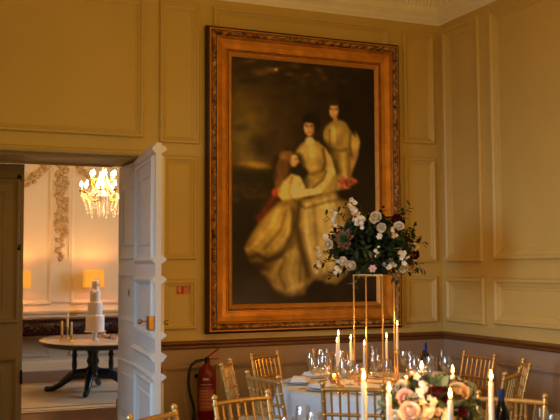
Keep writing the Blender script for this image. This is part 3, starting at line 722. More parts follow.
# child leaning on her lap
poly([(272, 158), (284, 150), (298, 156), (303, 176), (304, 190), (290, 204), (272, 204), (266, 190)], (40, 24, 12), 6, 0.9)
poly([(279, 182), (288, 174), (297, 177), (302, 187), (297, 203), (284, 206), (275, 197), (273, 188)], DL, 2.4)
stroke([(289, 178), (286, 192), (290, 202)], 1.0, DS, 0.6); stroke([(297, 184), (292, 196)], 0.8, DS, 0.5)
ell(281, 168, 7.5, 13, (92, 54, 24), 0.4, 0.25); ell(284, 156, 7.5, 5, (132, 86, 38), 0.5); ell(275.5, 179, 4.5, 9, (98, 58, 26), 0.6)
for k in range(7): stroke([(278+k*1.7, 154+abs(k-3)), (274+k*1.7, 166), (276+k*1.4, 176), (272+k*1.2, 186)], 0.5, (182, 126, 62), 0.6)
ell(291.2, 161.5, 4.2, 6.2, (222, 164, 98), 0.3, 0.15); stroke([(294.6, 160), (296.4, 163.2)], 0.8, (216, 156, 92), 0.95); stroke([(292.2, 159.6), (294.0, 159.4)], 0.6, (74, 40, 20), 0.95); stroke([(292.8, 165.4), (294.8, 165)], 0.6, (160, 60, 42), 0.9)
stroke([(287, 158), (287.5, 166)], 1.0, (120, 76, 36), 0.6); ell(300, 173, 4.5, 4.5, (40, 26, 18), 0.7, op=0.85); ell(305, 182, 5, 3, (116, 112, 84), 0.9, op=0.5)
poly([(293, 189), (308, 189.5), (320, 189), (318, 194), (300, 198), (290, 200)], (226, 176, 100), 1.5); stroke([(291, 201), (302, 199), (318, 195)], 0.9, DD, 0.7)
# skirts
poly([(275, 202), (290, 199), (305, 199), (330, 192), (344, 198), (352, 214), (354, 240), (350, 262), (342, 276), (332, 285), (320, 281), (310, 280), (300, 295), (287, 299), (272, 292), (262, 276), (248, 262), (243, 248), (251, 232), (262, 214)], (150, 112, 48), 3)
poly([(298, 204), (314, 199), (330, 196), (340, 212), (341, 244), (334, 268), (324, 277), (312, 275), (304, 250), (298, 226)], (206, 166, 84), 6, 0.95)
poly([(273, 208), (286, 207), (291, 222), (284, 246), (268, 254), (250, 247), (256, 230), (264, 216)], (196, 156, 74), 5, 0.95)
poly([(278, 256), (292, 246), (300, 262), (299, 286), (288, 297), (275, 290), (266, 276)], (190, 150, 70), 4, 0.95)
for pts, wd, c, op in [([(296, 203), (293, 226), (297, 246), (304, 276)], 1.8, (72, 48, 20), 0.85), ([(290, 210), (290, 232), (280, 252), (262, 262)], 1.6, (80, 54, 22), 0.75), ([(310, 204), (312, 236), (317, 274)], 1.3, (140, 104, 44), 0.7), ([(322, 200), (328, 236), (326, 274)], 1.5, (236, 198, 116), 0.7),
                       ([(303, 206), (303, 236), (310, 272)], 1.6, (240, 204, 122), 0.75), ([(333, 204), (337, 238), (331, 270)], 1.5, (128, 94, 40), 0.6), ([(283, 211), (278, 230), (262, 249)], 1.2, (118, 84, 36), 0.75), ([(276, 210), (268, 228), (254, 244)], 1.5, (236, 196, 110), 0.7),
                       ([(287, 216), (284, 236), (272, 250)], 1.1, (230, 190, 106), 0.6), ([(291, 252), (286, 272), (290, 294)], 1.6, (228, 190, 108), 0.7), ([(282, 258), (276, 274), (282, 290)], 1.2, (112, 80, 34), 0.7), ([(297, 258), (296, 284)], 1.1, (110, 78, 34), 0.7), ([(270, 284), (282, 291), (298, 284)], 1.5, (224, 184, 100), 0.6),
                       ([(246, 259), (256, 255), (266, 261), (278, 256)], 1.8, (60, 40, 18), 0.85), ([(246, 250), (252, 248), (262, 254)], 1.5, (230, 188, 104), 0.6), ([(322, 282), (334, 276), (346, 262)], 1.6, (196, 156, 74), 0.7), ([(320, 277), (332, 270), (342, 252)], 1.4, (84, 58, 26), 0.7), ([(291, 201), (302, 209), (322, 203), (336, 200)], 1.2, (100, 70, 30), 0.7),
                       ([(262, 276), (270, 290), (284, 299), (298, 296)], 1.2, (70, 46, 20), 0.6)]:
    stroke(pts, wd, c, op)
ell(253, 267, 12, 4.5, (56, 34, 16), 0.9, op=0.8); ell(311, 289, 9, 5, (44, 28, 13), 0.9, op=0.8)
stroke([(274, 191), (270, 201), (263, 210), (256, 219)], 2.4, (150, 50, 26), 0.95); ell(272, 193, 2.6, 4, (180, 66, 36), 0.6); stroke([(276, 199), (268, 209), (259, 219)], 1.2, (104, 32, 18), 0.85)
# basket of flowers
ell(344, 195, 9, 6, (40, 24, 14), 0.7)
for i in range(26):
    a = rs.uniform(0, 2*PI); r = rs.rand()**0.5
    ell(344+9.5*r*math.cos(a), 184+6*r*math.sin(a), rs.uniform(1.3, 2.6), rs.uniform(1.2, 2.2), [(166, 76, 46), (130, 48, 32), (190, 108, 66)][rs.randint(3)], 0.7)
# ground
lay(np.clip((PY-288)/14, 0, 1)*0.75*(1-np.clip((300-np.hypot((PX-286)*1.0, (PY-284)*1.4)-286)/8, 0, 1)), (52, 34, 16))
stroke([(330, 302), (345, 299), (360, 302)], 1.0, (110, 78, 40), 0.5)
def soften(a):
    p = np.pad(a, ((1, 1), (1, 1), (0, 0)), 'edge')
    return (4*a+p[:-2, 1:-1]+p[2:, 1:-1]+p[1:-1, :-2]+p[1:-1, 2:])/8
img = soften(soften(img))
fold = fbm(13, 60)                                   # brushwork
img *= (0.80+0.24*n3[..., None]+0.20*fold[..., None])
top = np.clip(img.max(-1, keepdims=True)/255, 0.001, 1)
img = np.clip(img*(1.36*top**0.34)*np.array([1.0, 1.10, 1.25])*(1-0.24*np.clip((PY[..., None]-190)/90, 0, 1)), 0, 250)
me = bpy.data.meshes.new('canvas')
vs = [mpP(CX0-0.006+(CX1-CX0+0.012)*i/(NW-1), CZ1+0.006-(CZ1-CZ0+0.012)*j/(NH-1), 0.018) for j in range(NH) for i in range(NW)]
fs = [(j*NW+i, (j+1)*NW+i, (j+1)*NW+i+1, j*NW+i+1) for j in range(NH-1) for i in range(NW-1)]
me.from_pydata(vs, [], fs)
ca = me.color_attributes.new('pigment', 'FLOAT_COLOR', 'POINT')
s01 = img.reshape(-1, 3)/255; l01 = np.where(s01 <= 0.04045, s01/12.92, ((s01+0.055)/1.055)**2.4)
ca.data.foreach_set('color', np.concatenate([l01, np.ones((len(l01), 1))], 1).astype(np.float32).ravel())
mm = mat('oil_paint', (255, 255, 255), 0.38, vary=0.0, bump=0.08, bscale=120, spec=0.35)
nt = mm.node_tree; an = nt.nodes.new('ShaderNodeVertexColor'); an.layer_name = 'pigment'
nt.links.new(an.outputs['Color'], nt.nodes['Principled BSDF'].inputs['Base Color'])
me.materials.append(mm); cv = bpy.data.objects.new('canvas', me); COL.objects.link(cv); cv.parent = pic

# ================================================================== WALL THINGS
sg = thing('fire_sign', 'small red and cream fire extinguisher sign on the panelled wall', 'sign', (-2.6535, -0.001, 1.46))
MB().box((0, -0.002, 0), (0.142, 0.004, 0.092), bev=0.001).build('plate', M['signcream'], sg)
MB().box((-0.032, -0.0046, 0), (0.064, 0.0012, 0.074)).build('red_panel', M['signred'], sg)
b = MB().box((-0.036, -0.0056, -0.006), (0.014, 0.0012, 0.042)).box((-0.036, -0.0056, 0.020), (0.007, 0.0012, 0.010)).box((-0.030, -0.0056, 0.027), (0.020, 0.0012, 0.005)).box((-0.052, -0.0056, 0.0), (0.005, 0.0012, 0.036)).box((-0.046, -0.0056, 0.020), (0.014, 0.0012, 0.004))
b.build('pictogram', M['print'], sg)
b = MB()
for i, wd in enumerate((0.05, 0.056, 0.04, 0.052, 0.03)): b.box((0.008+wd/2, -0.0046, 0.028-0.014*i), (wd, 0.0012, 0.004))
b.build('lettering', M['signred'], sg)

ext = thing('fire_extinguisher', 'red fire extinguisher with black hose hung on the wall under the dado', 'fire extinguisher', (-2.479, -0.115, 0.215))
er = 0.078
MB().lathe([(0.001, 0), (er-0.01, 0), (er, 0.012), (er, 0.50), (er*0.93, 0.54), (er*0.7, 0.575), (0.03, 0.60), (0.022, 0.615), (0.001, 0.615)], n=32).build('cylinder', M['red'], ext, True)
b = MB().lathe([(0.022, 0.61), (0.024, 0.65), (0.014, 0.665), (0.001, 0.665)], n=16).box((-0.03, 0, 0.642), (0.05, 0.02, 0.018))
b.build('valve', M['iron'], ext, True)
b = MB().add([(0.0, -0.011, 0.655), (0.0, 0.011, 0.655), (0.105, 0.011, 0.725), (0.105, -0.011, 0.725), (0.0, -0.011, 0.667), (0.0, 0.011, 0.667), (0.103, 0.011, 0.737), (0.103, -0.011, 0.737)],
             [(0, 1, 2, 3), (4, 5, 6, 7), (0, 1, 5, 4), (1, 2, 6, 5), (2, 3, 7, 6), (3, 0, 4, 7)])
b.build('lever', M['redlev'], ext)
MB().box((0.055, 0, 0.648), (0.10, 0.02, 0.010)).build('carry_handle', M['redlev'], ext)
MB().tube([(-0.05, 0, 0.64), (-0.10, 0, 0.632), (-0.145, -0.005, 0.60), (-0.165, -0.008, 0.53), (-0.168, -0.008, 0.45), (-0.155, -0.008, 0.36), (-0.13, -0.006, 0.28), (-0.115, 0, 0.22)], 0.013, 10).build('hose', M['black'], ext, True)
MB().lathe([(0.011, 0), (0.018, -0.05), (0.020, -0.12)], (-0.113, 0, 0.23), 12).build('nozzle', M['black'], ext, True)
def arc_patch(z0, z1, a0, a1, r, m, name):
    n = 14; vs = []
    for i in range(n+1):
        a = a0+(a1-a0)*i/n
        for z in (z0, z1):
            for rr in (r, r+0.001): vs.append((rr*math.cos(a), rr*math.sin(a), z))
    fs = []
    for i in range(n):
        a = i*4; fs += [(a+1, a+5, a+7, a+3), (a, a+4, a+6, a+2)]
    return MB().add(vs, fs).build(name, m, ext)
ac = -2.0
arc_patch(0.22, 0.40, ac-0.95, ac+0.95, er+0.0004, M['tanlabel'], 'label_panel')
b = MB()
def arc_line(b, z, h, a0, a1):
    n = 8; r = er+0.0018; vs = []
    for i in range(n+1):
        a = a0+(a1-a0)*i/n; vs += [(r*math.cos(a), r*math.sin(a), z), (r*math.cos(a), r*math.sin(a), z+h)]
    b.add(vs, [(2*i, 2*i+2, 2*i+3, 2*i+1) for i in range(n)])
for z, h, a0, a1 in [(0.475, 0.018, -0.35, 0.3), (0.435, 0.006, -0.7, 0.7), (0.41, 0.004, -0.7, 0.5), (0.385, 0.004, -0.8, 0.2), (0.36, 0.004, -0.8, 0.6), (0.335, 0.004, -0.8, 0.4), (0.31, 0.004, -0.8, 0.6), (0.28, 0.004, -0.6, 0.6), (0.25, 0.004, -0.6, 0.6)]:
    arc_line(b, z, h, ac+a0, ac+a1)
b.build('printed_lines', M['print'], ext)
MB().box((0, 0.094, 0.40), (0.06, 0.036, 0.30)).box((0, 0.088, 0.5), (0.16, 0.02, 0.03)).build('wall_bracket', M['iron'], ext)

# ================================================================== CHIAVARI CHAIRS
def chair_parts(t):
    def leg(sx, back):
        b = MB()
        if back:
            P = [(sx*0.178, -0.205, 0.0), (sx*0.178, -0.195, 0.25), (sx*0.180, -0.19, 0.46), (sx*0.184, -0.215, 0.68), (sx*0.188, -0.27, 0.915)]
            nodes = [0.12, 0.30, 0.46, 0.55, 0.645, 0.725, 0.81, 0.885]
        else:
            P = [(sx*0.20, 0.205, 0.0), (sx*0.20, 0.20, 0.25), (sx*0.195, 0.19, 0.44)]
            nodes = [0.12, 0.22, 0.34, 0.42]
        b.tube(P, [0.0145]*len(P) if back else [0.0135, 0.0145, 0.016], 10)
        for z in nodes:
            for (p, q) in zip(P[:-1], P[1:]):
                if p[2] <= z <= q[2]:
                    f = (z-p[2])/(q[2]-p[2]); b.lathe([(0.0145, -0.009), (0.0185, -0.004), (0.0185, 0.004), (0.0145, 0.009)], (p[0]+(q[0]-p[0])*f, p[1]+(q[1]-p[1])*f, z), 10); break
        if back: b.ball((P[-1][0], P[-1][1]-0.001, 0.922), 0.019, 10)
        return b.build('leg', M['gold'], t, True)
    for sx in (-1, 1): leg(sx, True); leg(sx, False)
    yb = lambda z: -0.19-0.025*max(0, (z-0.46)/0.22) if z < 0.68 else -0.215-0.055*(z-0.68)/0.235
    def rail_(z, r, name):
        y = yb(z); b = MB().tube([(-0.184, y, z), (-0.09, y-0.012, z+0.002), (0, y-0.016, z+0.002), (0.09, y-0.012, z+0.002), (0.184, y, z)], r, 8)
        for xx in (-0.16, -0.08, 0, 0.08, 0.16): b.lathe([(r, -0.006), (r*1.25, 0), (r, 0.006)], (xx, y-0.014 if abs(xx) < 0.1 else y-0.006, z), 8)
        return b.build(name, M['gold'], t, True)
    rail_(0.887, 0.0145, 'crest_rail'); rail_(0.725, 0.0115, 'back_rail'); rail_(0.645, 0.0115, 'back_rail')
    for i in range(6):
        xx = -0.135+0.054*i; c = -0.016*(1-(xx/0.184)**2)
        MB().tube([(xx, yb(0.645)+c, 0.645), (xx, yb(0.725)+c, 0.725), (xx, yb(0.80)+c, 0.80), (xx, yb(0.885)+c, 0.885)], 0.0075, 7).lathe([(0.0075, -0.006), (0.011, 0), (0.0075, 0.006)], (xx, yb(0.805)+c, 0.805), 8).build('spindle', M['gold'], t, True)
    MB().box((0, 0.0, 0.445), (0.40, 0.42, 0.03), bev=0.012).build('seat_frame', M['gold'], t, True)
    MB().box((0, 0.012, 0.474), (0.375, 0.375, 0.032), bev=0.014).build('seat_cushion', M['cushion'], t, True)
    for (a, c) in (((-0.2, 0.2), (0.2, 0.2)), ((-0.178, -0.197), (0.178, -0.197)), ((-0.2, 0.2), (-0.178, -0.197)), ((0.2, 0.2), (0.178, -0.197))):
        for z in (0.15, 0.26): MB().tube([(a[0], a[1], z), (c[0], c[1], z)], 0.009, 8).build('stretcher', M['gold'], t, True)
T1 = Vector((-1.56, -1.43, 0)); T1R = 0.745
T2 = Vector((-2.86, -4.32, 0)); T2R = 0.90
CH = [  # top-of-back midpoint, facing angle (deg), label
    ((-2.345, -2.545), 56, 'gilt chair seen from behind in front of the far round table', 1),
    ((-2.065, -0.40), -58, 'gilt chair at the left back of the far table, below the painting corner', 1),
    ((-2.610, -0.955), -30, 'gilt chair seen side on, beside the fire extinguisher', 1),
    ((-2.665, -1.840), 12, 'gilt chair tucked at the left edge of the far tablecloth', 1),
    ((-1.385, -0.35), -94, 'gilt chair behind the far table, half hidden by wine glasses', 1),
    ((-0.470, -1.240), -174, 'gilt chair facing the camera before the right wall panelling', 1),
    ((-1.015, -2.395), 127, 'nearer gilt chair of the overlapping pair turned sideways by right wall', 1),
    ((-0.545, -1.95), 149, 'farther gilt chair of the overlapping pair by the right wall', 1),
    ((-1.745, -3.330), -140, 'pale gilt chair behind the dark wine bottle at lower right', 2),
    ((-3.137, -2.690), -74, 'gilt chair facing camera at lower left of the far tablecloth', 2),
    ((-3.763, -3.084), -51, 'gilt chair in front of the open white door, at the bottom edge', 2),
]
proto = None
for (p, ang, lab, tb) in CH:
    a = math.radians(ang); ox, oy = p[0]+0.27*math.cos(a), p[1]+0.27*math.sin(a)
    if proto is None:
        proto = thing('chiavari_chair', lab, 'chair', (ox, oy, 0), a-PI/2, 'gilt banquet chairs'); chair_parts(proto)
    else: dup(proto, (ox, oy, 0), a-PI/2, lab)

# ================================================================== ROUND TABLES
def round_table(c, R, label, clabel, seed):
    t = thing('round_table', label, 'table', (c.x, c.y, 0))
    MB().lathe([(0.001, 0.725), (R-0.004, 0.725), (R, 0.735), (R, 0.745), (R-0.004, 0.752), (0.001, 0.752)], n=64).build('table_top', M['oak'], t, True)
    MB().lathe([(0.07, 0.10), (0.05, 0.2), (0.05, 0.6), (0.12, 0.725)], n=18).build('pedestal', M['iron'], t, True)
    for k in range(4):
        a = PI/4+k*PI/2; MB().tube([(0.04*math.cos(a), 0.04*math.sin(a), 0.13), (0.36*math.cos(a), 0.36*math.sin(a), 0.025)], [0.03, 0.022], 10).build('foot', M['iron'], t, True)
    # cloth: flat top, soft edge, hanging folds
    rn = random.Random(seed); ph = [rn.uniform(0, 6.28) for _ in range(4)]
    rows = [(0.0, 0.757, 0)]+[(R*f, 0.757, 0) for f in (0.3, 0.6, 0.9, 0.985)]+[(R+0.007, 0.753, 0.0), (R+0.013, 0.742, 0.02)]+[(R+0.016+0.012*i/7, 0.742-0.232*i/7, i/7) for i in range(1, 8)]
    n = 160; vs = []; fs = []
    for (r, z, f) in rows:
        for i in range(n):
            a = 2*PI*i/n
            w_ = (0.6*math.sin(15*a+ph[0])+0.3*math.sin(23*a+ph[1])+0.25*math.sin(9*a+ph[2]))
            rr = r+f*0.034*w_+f*0.020
            vs.append((rr*math.cos(a), rr*math.sin(a), z-f*0.006*math.sin(17*a+ph[0])))
    for k in range(len(rows)-1):
        for i in range(n): j = (i+1) % n; fs.append((k*n+i, k*n+j, (k+1)*n+j, (k+1)*n+i))
    o = MB().add(vs, fs).build('tablecloth', M['cloth'], None, 'all', (c.x, c.y, 0.0))
    sol = o.modifiers.new('thickness', 'SOLIDIFY'); sol.thickness = 0.002; sol.offset = 1
    tag(o, clabel, 'tablecloth')
    return t
round_table(T1, T1R, 'round dining table under the tall flower stand', 'white linen cloth over the far round table, hanging in folds', 1)
round_table(T2, T2R, 'round dining table nearest the camera, below the low flowers', 'white linen cloth over the nearest round table, mostly below the frame', 2)
TS = 0.7595

# gold flower stand -----------------------------------------------------------
SPc = Vector((-1.520, -1.345, TS))
rv = Vector((0.919, -0.394, 0)); fv = Vector((0.394, 0.919, 0))
cor = [rv*-0.162-fv*0.047, rv*-0.047+fv*0.162, rv*0.162+fv*0.047, rv*0.047-fv*0.162]
SH = 0.83
OCC += [(SPc.x+c.x*f, SPc.y+c.y*f) for c in cor for f in (1, 0.5, 0)]+[(SPc.x+(cor[i].x+cor[i-1].x)/2, SPc.y+(cor[i].y+cor[i-1].y)/2) for i in range(4)]
st = thing('flower_stand', 'tall slim gold four-legged flower stand on the far round table', 'stand', SPc)
for c in cor: MB().tube([(c.x, c.y, 0.010), (c.x, c.y, SH-0.01)], 0.0065, 8).build('rod', M['gold'], st, True)
for z, nm in ((0.006, 'base_frame'), (SH-0.006, 'top_frame')):
    b = MB()
    for i in range(4): b.tube([(cor[i].x, cor[i].y, z), (cor[(i+1) % 4].x, cor[(i+1) % 4].y, z)], 0.006, 8)
    b.build(nm, M['gold'], st)
b = MB().add([(c.x*0.99, c.y*0.99, SH-0.002) for c in cor]+[(c.x*0.99, c.y*0.99, SH+0.002) for c in cor], [(0, 1, 2, 3), (4, 5, 6, 7), (0, 1, 5, 4), (1, 2, 6, 5), (2, 3, 7, 6), (3, 0, 4, 7)])
b.build('top_plate', M['gold'], st)
# tall arrangement --------------------------------------------------------------
A0 = Vector((SPc.x, SPc.y, TS+SH+0.003))
ar = thing('flower_arrangement', 'large dark green arrangement with white roses on the tall gold stand', 'flowers', A0)
AC = Vector((0, 0, 0.235)); CD = (A0+AC-CAM_P).dot(CAM_R @ Vector((0, 0, -1)))
rn = random.Random(31)
MB().lathe([(0.001, 0), (0.10, 0), (0.12, 0.03), (0.12, 0.06), (0.001, 0.07)], n=20).build('foam_tray', M['leaf'], ar, True)
bl, bs, bl2 = MB(), MB(), MB()
for i in range(300):
    while True:
        d = Vector((rn.gauss(0, 1), rn.gauss(0, 1), rn.gauss(0, 1))).normalized()
        if d.z > -0.75: break
    e_ = AC+Vector((d.x*0.33, d.y*0.33, d.z*0.24))*rn.uniform(0.72, 1.1)
    sprig(bl, bs, AC*0.55+d*0.03, e_, 9, 0.075, 0.036, rn, 0.08)
def loc_at(px, py, dd=0.0): return at(px, py, CD+dd)-A0
for (px, py, dd) in [(405, 205.5, 0.0), (400, 208, .05), (410, 204, -.02), (419, 235, 0.0), (424, 240, .03), (421, 262, 0.0), (424, 268, -.03), (336, 208, 0.02), (345, 204, 0), (326, 213, .03), (318, 252, -.03), (316, 262, 0), (352, 284, -.05), (398, 280, -.05), (330, 276, -.02), (412, 272, 0), (416, 224, .04), (360, 203, .05), (382, 207, .05)]:
    p1 = loc_at(px, py, dd); sprig(bl, bs, AC*0.7+(p1-AC)*0.3, p1, 11, 0.06, 0.026, rn, 0.05)
bl.build('foliage', M['leaf'], ar, 'all'); bs.build('stems', M['stem'], ar)
towards = (CAM_P-(A0+AC)).normalized()
def flower(parent, base, px, py, dep, rpx, kind, m, name, seed, focus=None, CDv=None):
    p = at(px, py, dep)-base; r = rpx*dep/FPX*(0.82 if kind == 'rose' else 1.0)
    ax = towards*0.9+Vector((rn.uniform(-.35, .35), rn.uniform(-.3, .3), rn.uniform(-.1, .5)))
    b = MB()
    if kind == 'rose': rose_mesh(b, p, r, ax, seed)
    elif kind == 'bloom': bloom_mesh(b, p, r, ax, 6, seed)
    elif kind == 'cluster':
        b.ball(p, r*0.62, 8)
        for k in range(7):
            q = p+Vector((rn.gauss(0, 1)*r*0.55, rn.gauss(0, 1)*r*0.55, rn.gauss(0, 1)*r*0.75)); bloom_mesh(b, q, r*0.55, ax+Vector((rn.uniform(-.6, .6), rn.uniform(-.6, .6), rn.uniform(-.3, .6))), 5, seed+k)
    o = b.build(name, M[m], parent, 'all')
    if kind == 'bloom': MB().ball(p+Vector(ax).normalized()*r*0.12, r*0.2, 8).build('flower_centre', M['centre'], o, 'all')
    return o
FL = [(353, 209, 5.5, 'cluster', 'petalw', 'stock_spray'), (356.5, 220, 4.5, 'cluster', 'petalw', 'stock_spray'), (361.5, 223, 4.5, 'cluster', 'petalw', 'stock_spray'), (375.5, 217, 5.6, 'rose', 'petalw', 'rose'),
      (381, 227.5, 4.5, 'rose', 'petalw', 'rose'), (380, 236.5, 3.6, 'bloom', 'petalw', 'anemone'), (399, 226, 4.4, 'rose', 'petalw', 'rose'), (392.5, 233, 4.2, 'cluster', 'blush', 'blush_spray'), (403, 254, 5.5, 'cluster', 'petalw', 'stock_spray'),
      (390, 266, 4.6, 'cluster', 'petalw', 'stock_spray'), (373, 268.6, 4.2, 'bloom', 'petalp', 'anemone'), (350.7, 265.4, 5.4, 'rose', 'petalw', 'rose'), (343, 261, 4.0, 'rose', 'petalw', 'rose'), (337, 268, 4.6, 'cluster', 'petalw', 'stock_spray'),
      (328.5, 244.6, 4.6, 'rose', 'petalw', 'rose'), (333.5, 221, 4.6, 'cluster', 'petalw', 'stock_spray'), (325.5, 237, 3.4, 'bloom', 'petalw', 'anemone'), (320, 251, 4.2, 'cluster', 'petalc', 'cream_spray'), (319, 265, 4.2, 'cluster', 'petalc', 'cream_spray'),
      (404, 268, 4.2, 'rose', 'petalw', 'rose'), (409.5, 266, 5.2, 'rose', 'petalc', 'cream_rose'), (417, 247, 3.2, 'cluster', 'petalc', 'cream_spray'), (397, 219, 4.6, 'rose', 'petalr', 'burgundy_rose'), (415, 255, 4.6, 'rose', 'petalr', 'burgundy_rose'), (377.5, 253, 3.2, 'cluster', 'petalw', 'stock_spray'), (356, 212, 3.4, 'cluster', 'petaly', 'peach_spray')]
for i, (px, py, r, k, m, nm) in enumerate(FL):
    f = 1-min(1, (((px-371)/50)**2+((py-243)/36)**2)); flower(ar, A0, px, py, CD-0.06-0.27*math.sqrt(max(0, f)), r, k, m, nm, 100+i)
# succulent rosette
p = at(345, 240, CD-0.31)-A0; r = 11*CD/FPX; q = (towards+Vector((-0.3, 0, 0.25))).to_track_quat('Z', 'Y').to_matrix()
b, b2 = MB(), MB()
for k in range(46):
    a = k*2.39996; f = (k+1)/46; d = q @ Vector((math.cos(a)*(0.25+0.75*f), math.sin(a)*(0.25+0.75*f), 1.25*(1-f)+0.12))
    leaf_mesh(b if k < 34 else b2, p, d, r*(0.45+0.65*f), r*0.46, q @ Vector((0, 0, 1)), -0.25)
su = b.build('succulent', M['succ'], ar, 'all'); b2.build('outer_leaves', M['succe'], su, 'all')

# candles on the far table --------------------------------------------------------
CT = [(338.6, 330, 366, 6.75, 'nearer of the two tall tapers left of the flower stand'), (337.2, 337.5, 368, 7.15, 'farther of the two tall tapers left of the flower stand'),
      (351, 334.5, 366, 7.2, 'slim lit taper just behind the left rod of the stand'), (364.6, 340, 374, 6.55, 'lit taper in front of the stand on the far table'),
      (386.8, 333, 358.5, 7.35, 'short lit taper right of the stand, behind its right rods'), (397.4, 320.5, 349, 6.95, 'tallest lit taper at the right of the flower stand')]
for i, (px, t0, b0, dep, lab) in enumerate(CT):
    bt = at(px, b0, dep); tp = at(px, t0, dep); h = max(0.05, bt.z-TS); L = tp.z-0.046-TS-h
    candlestick('candlestick', (bt.x, bt.y, TS), h, 'gold candlestick holding the '+lab, 'gold', 'gold candlesticks on the far table')
    candle((bt.x, bt.y, TS+h), L, lab, True, 0.0105, 2.0, 'lit tapers on the far table')
# votives
for i, (dx, dy, lab) in enumerate([(-0.22, -0.20, 'small amber votive glass left front of the stand foot'), (0.10, -0.30, 'small amber votive glass in front of the stand foot'), (0.30, -0.06, 'small amber votive glass right of the stand foot'), (0.06, 0.31, 'small amber votive glass behind the stand foot'), (-0.33, 0.05, 'small amber votive glass at far left of the stand foot')]):
    t = thing('votive', lab, 'votive', (SPc.x+dx, SPc.y+dy, TS), 0, 'amber votives'); OCC.append((SPc.x+dx, SPc.y+dy))
    MB().lathe([(0.028, 0), (0.032, 0.004), (0.036, 0.065), (0.033, 0.065), (0.028, 0.008), (0.001, 0.008)], n=18).build('glass_cup', M['amber'], t, True)
    MB().lathe([(0.001, 0.009), (0.025, 0.009), (0.025, 0.03), (0.001, 0.03)], n=14).build('wax_body', M['wax'], t, True)
    MB().lathe([(0.0005, 0.03), (0.006, 0.04), (0.005, 0.05), (0.0004, 0.062)], n=8).build('flame', M['flame'], t, 'all')
    point('votive_glow', (0, 0, 0.055), 1.0, CANDLE, 0.012, t)

# glassware --------------------------------------------------------------------------
def glass_proto(name, label, loc, group, R, H, stem, foot):
    t = thing(name, label, 'glass', loc, 0, group)
    MB().lathe([(0.001, 0), (foot, 0), (foot, 0.002), (0.006, 0.008), (0.004, 0.012)], n=20).build('foot', M['glass'], t, True)
    MB().lathe([(0.004, 0.011), (0.0035, stem*0.5), (0.005, stem)], n=10).build('stem', M['glass'], t, True)
    hb = H-stem
    MB().lathe([(0.004, stem), (R*0.55, stem+hb*0.10), (R*0.92, stem+hb*0.30), (R, stem+hb*0.48), (R*0.93, stem+hb*0.75), (R*0.80, H), (R*0.77, H), (R*0.9, stem+hb*0.74), (R*0.96, stem+hb*0.48), (R*0.88, stem+hb*0.32), (R*0.5, stem+hb*0.13), (0.001, stem+hb*0.06)], n=24).build('bowl', M['glass'], t, True)
    return t
seat_names = ['front chair seen from behind', 'left back chair below the painting', 'side-on chair by the extinguisher', 'left edge chair', 'back chair behind the table', 'chair before the right wall', 'near chair of the right pair', 'far chair of the right pair']
PR = {}
def put(kind, loc, label, rz=0.0):
    best = None                              # nearest free spot on the cloth
    for k in range(60):
        r = 0.012*k**0.75; a = k*2.4; q = (loc[0]+r*math.cos(a), loc[1]+r*math.sin(a))
        if all(math.dist(q, o) > 0.098 for o in OCC): best = q; break
    loc = (*(best or loc[:2]), loc[2]); OCC.append(loc[:2])
    g = {'wine_glass': 'wine glasses', 'water_goblet': 'water goblets', 'champagne_flute': 'champagne flutes'}[kind]
    if kind not in PR:
        a = {'wine_glass': (0.040, 0.215, 0.095, 0.036), 'water_goblet': (0.043, 0.180, 0.065, 0.038), 'champagne_flute': (0.026, 0.235, 0.09, 0.032)}[kind]
        PR[kind] = glass_proto(kind, label, loc, g, *a)
    else: dup(PR[kind], loc, rz, label, g)
PP = {}
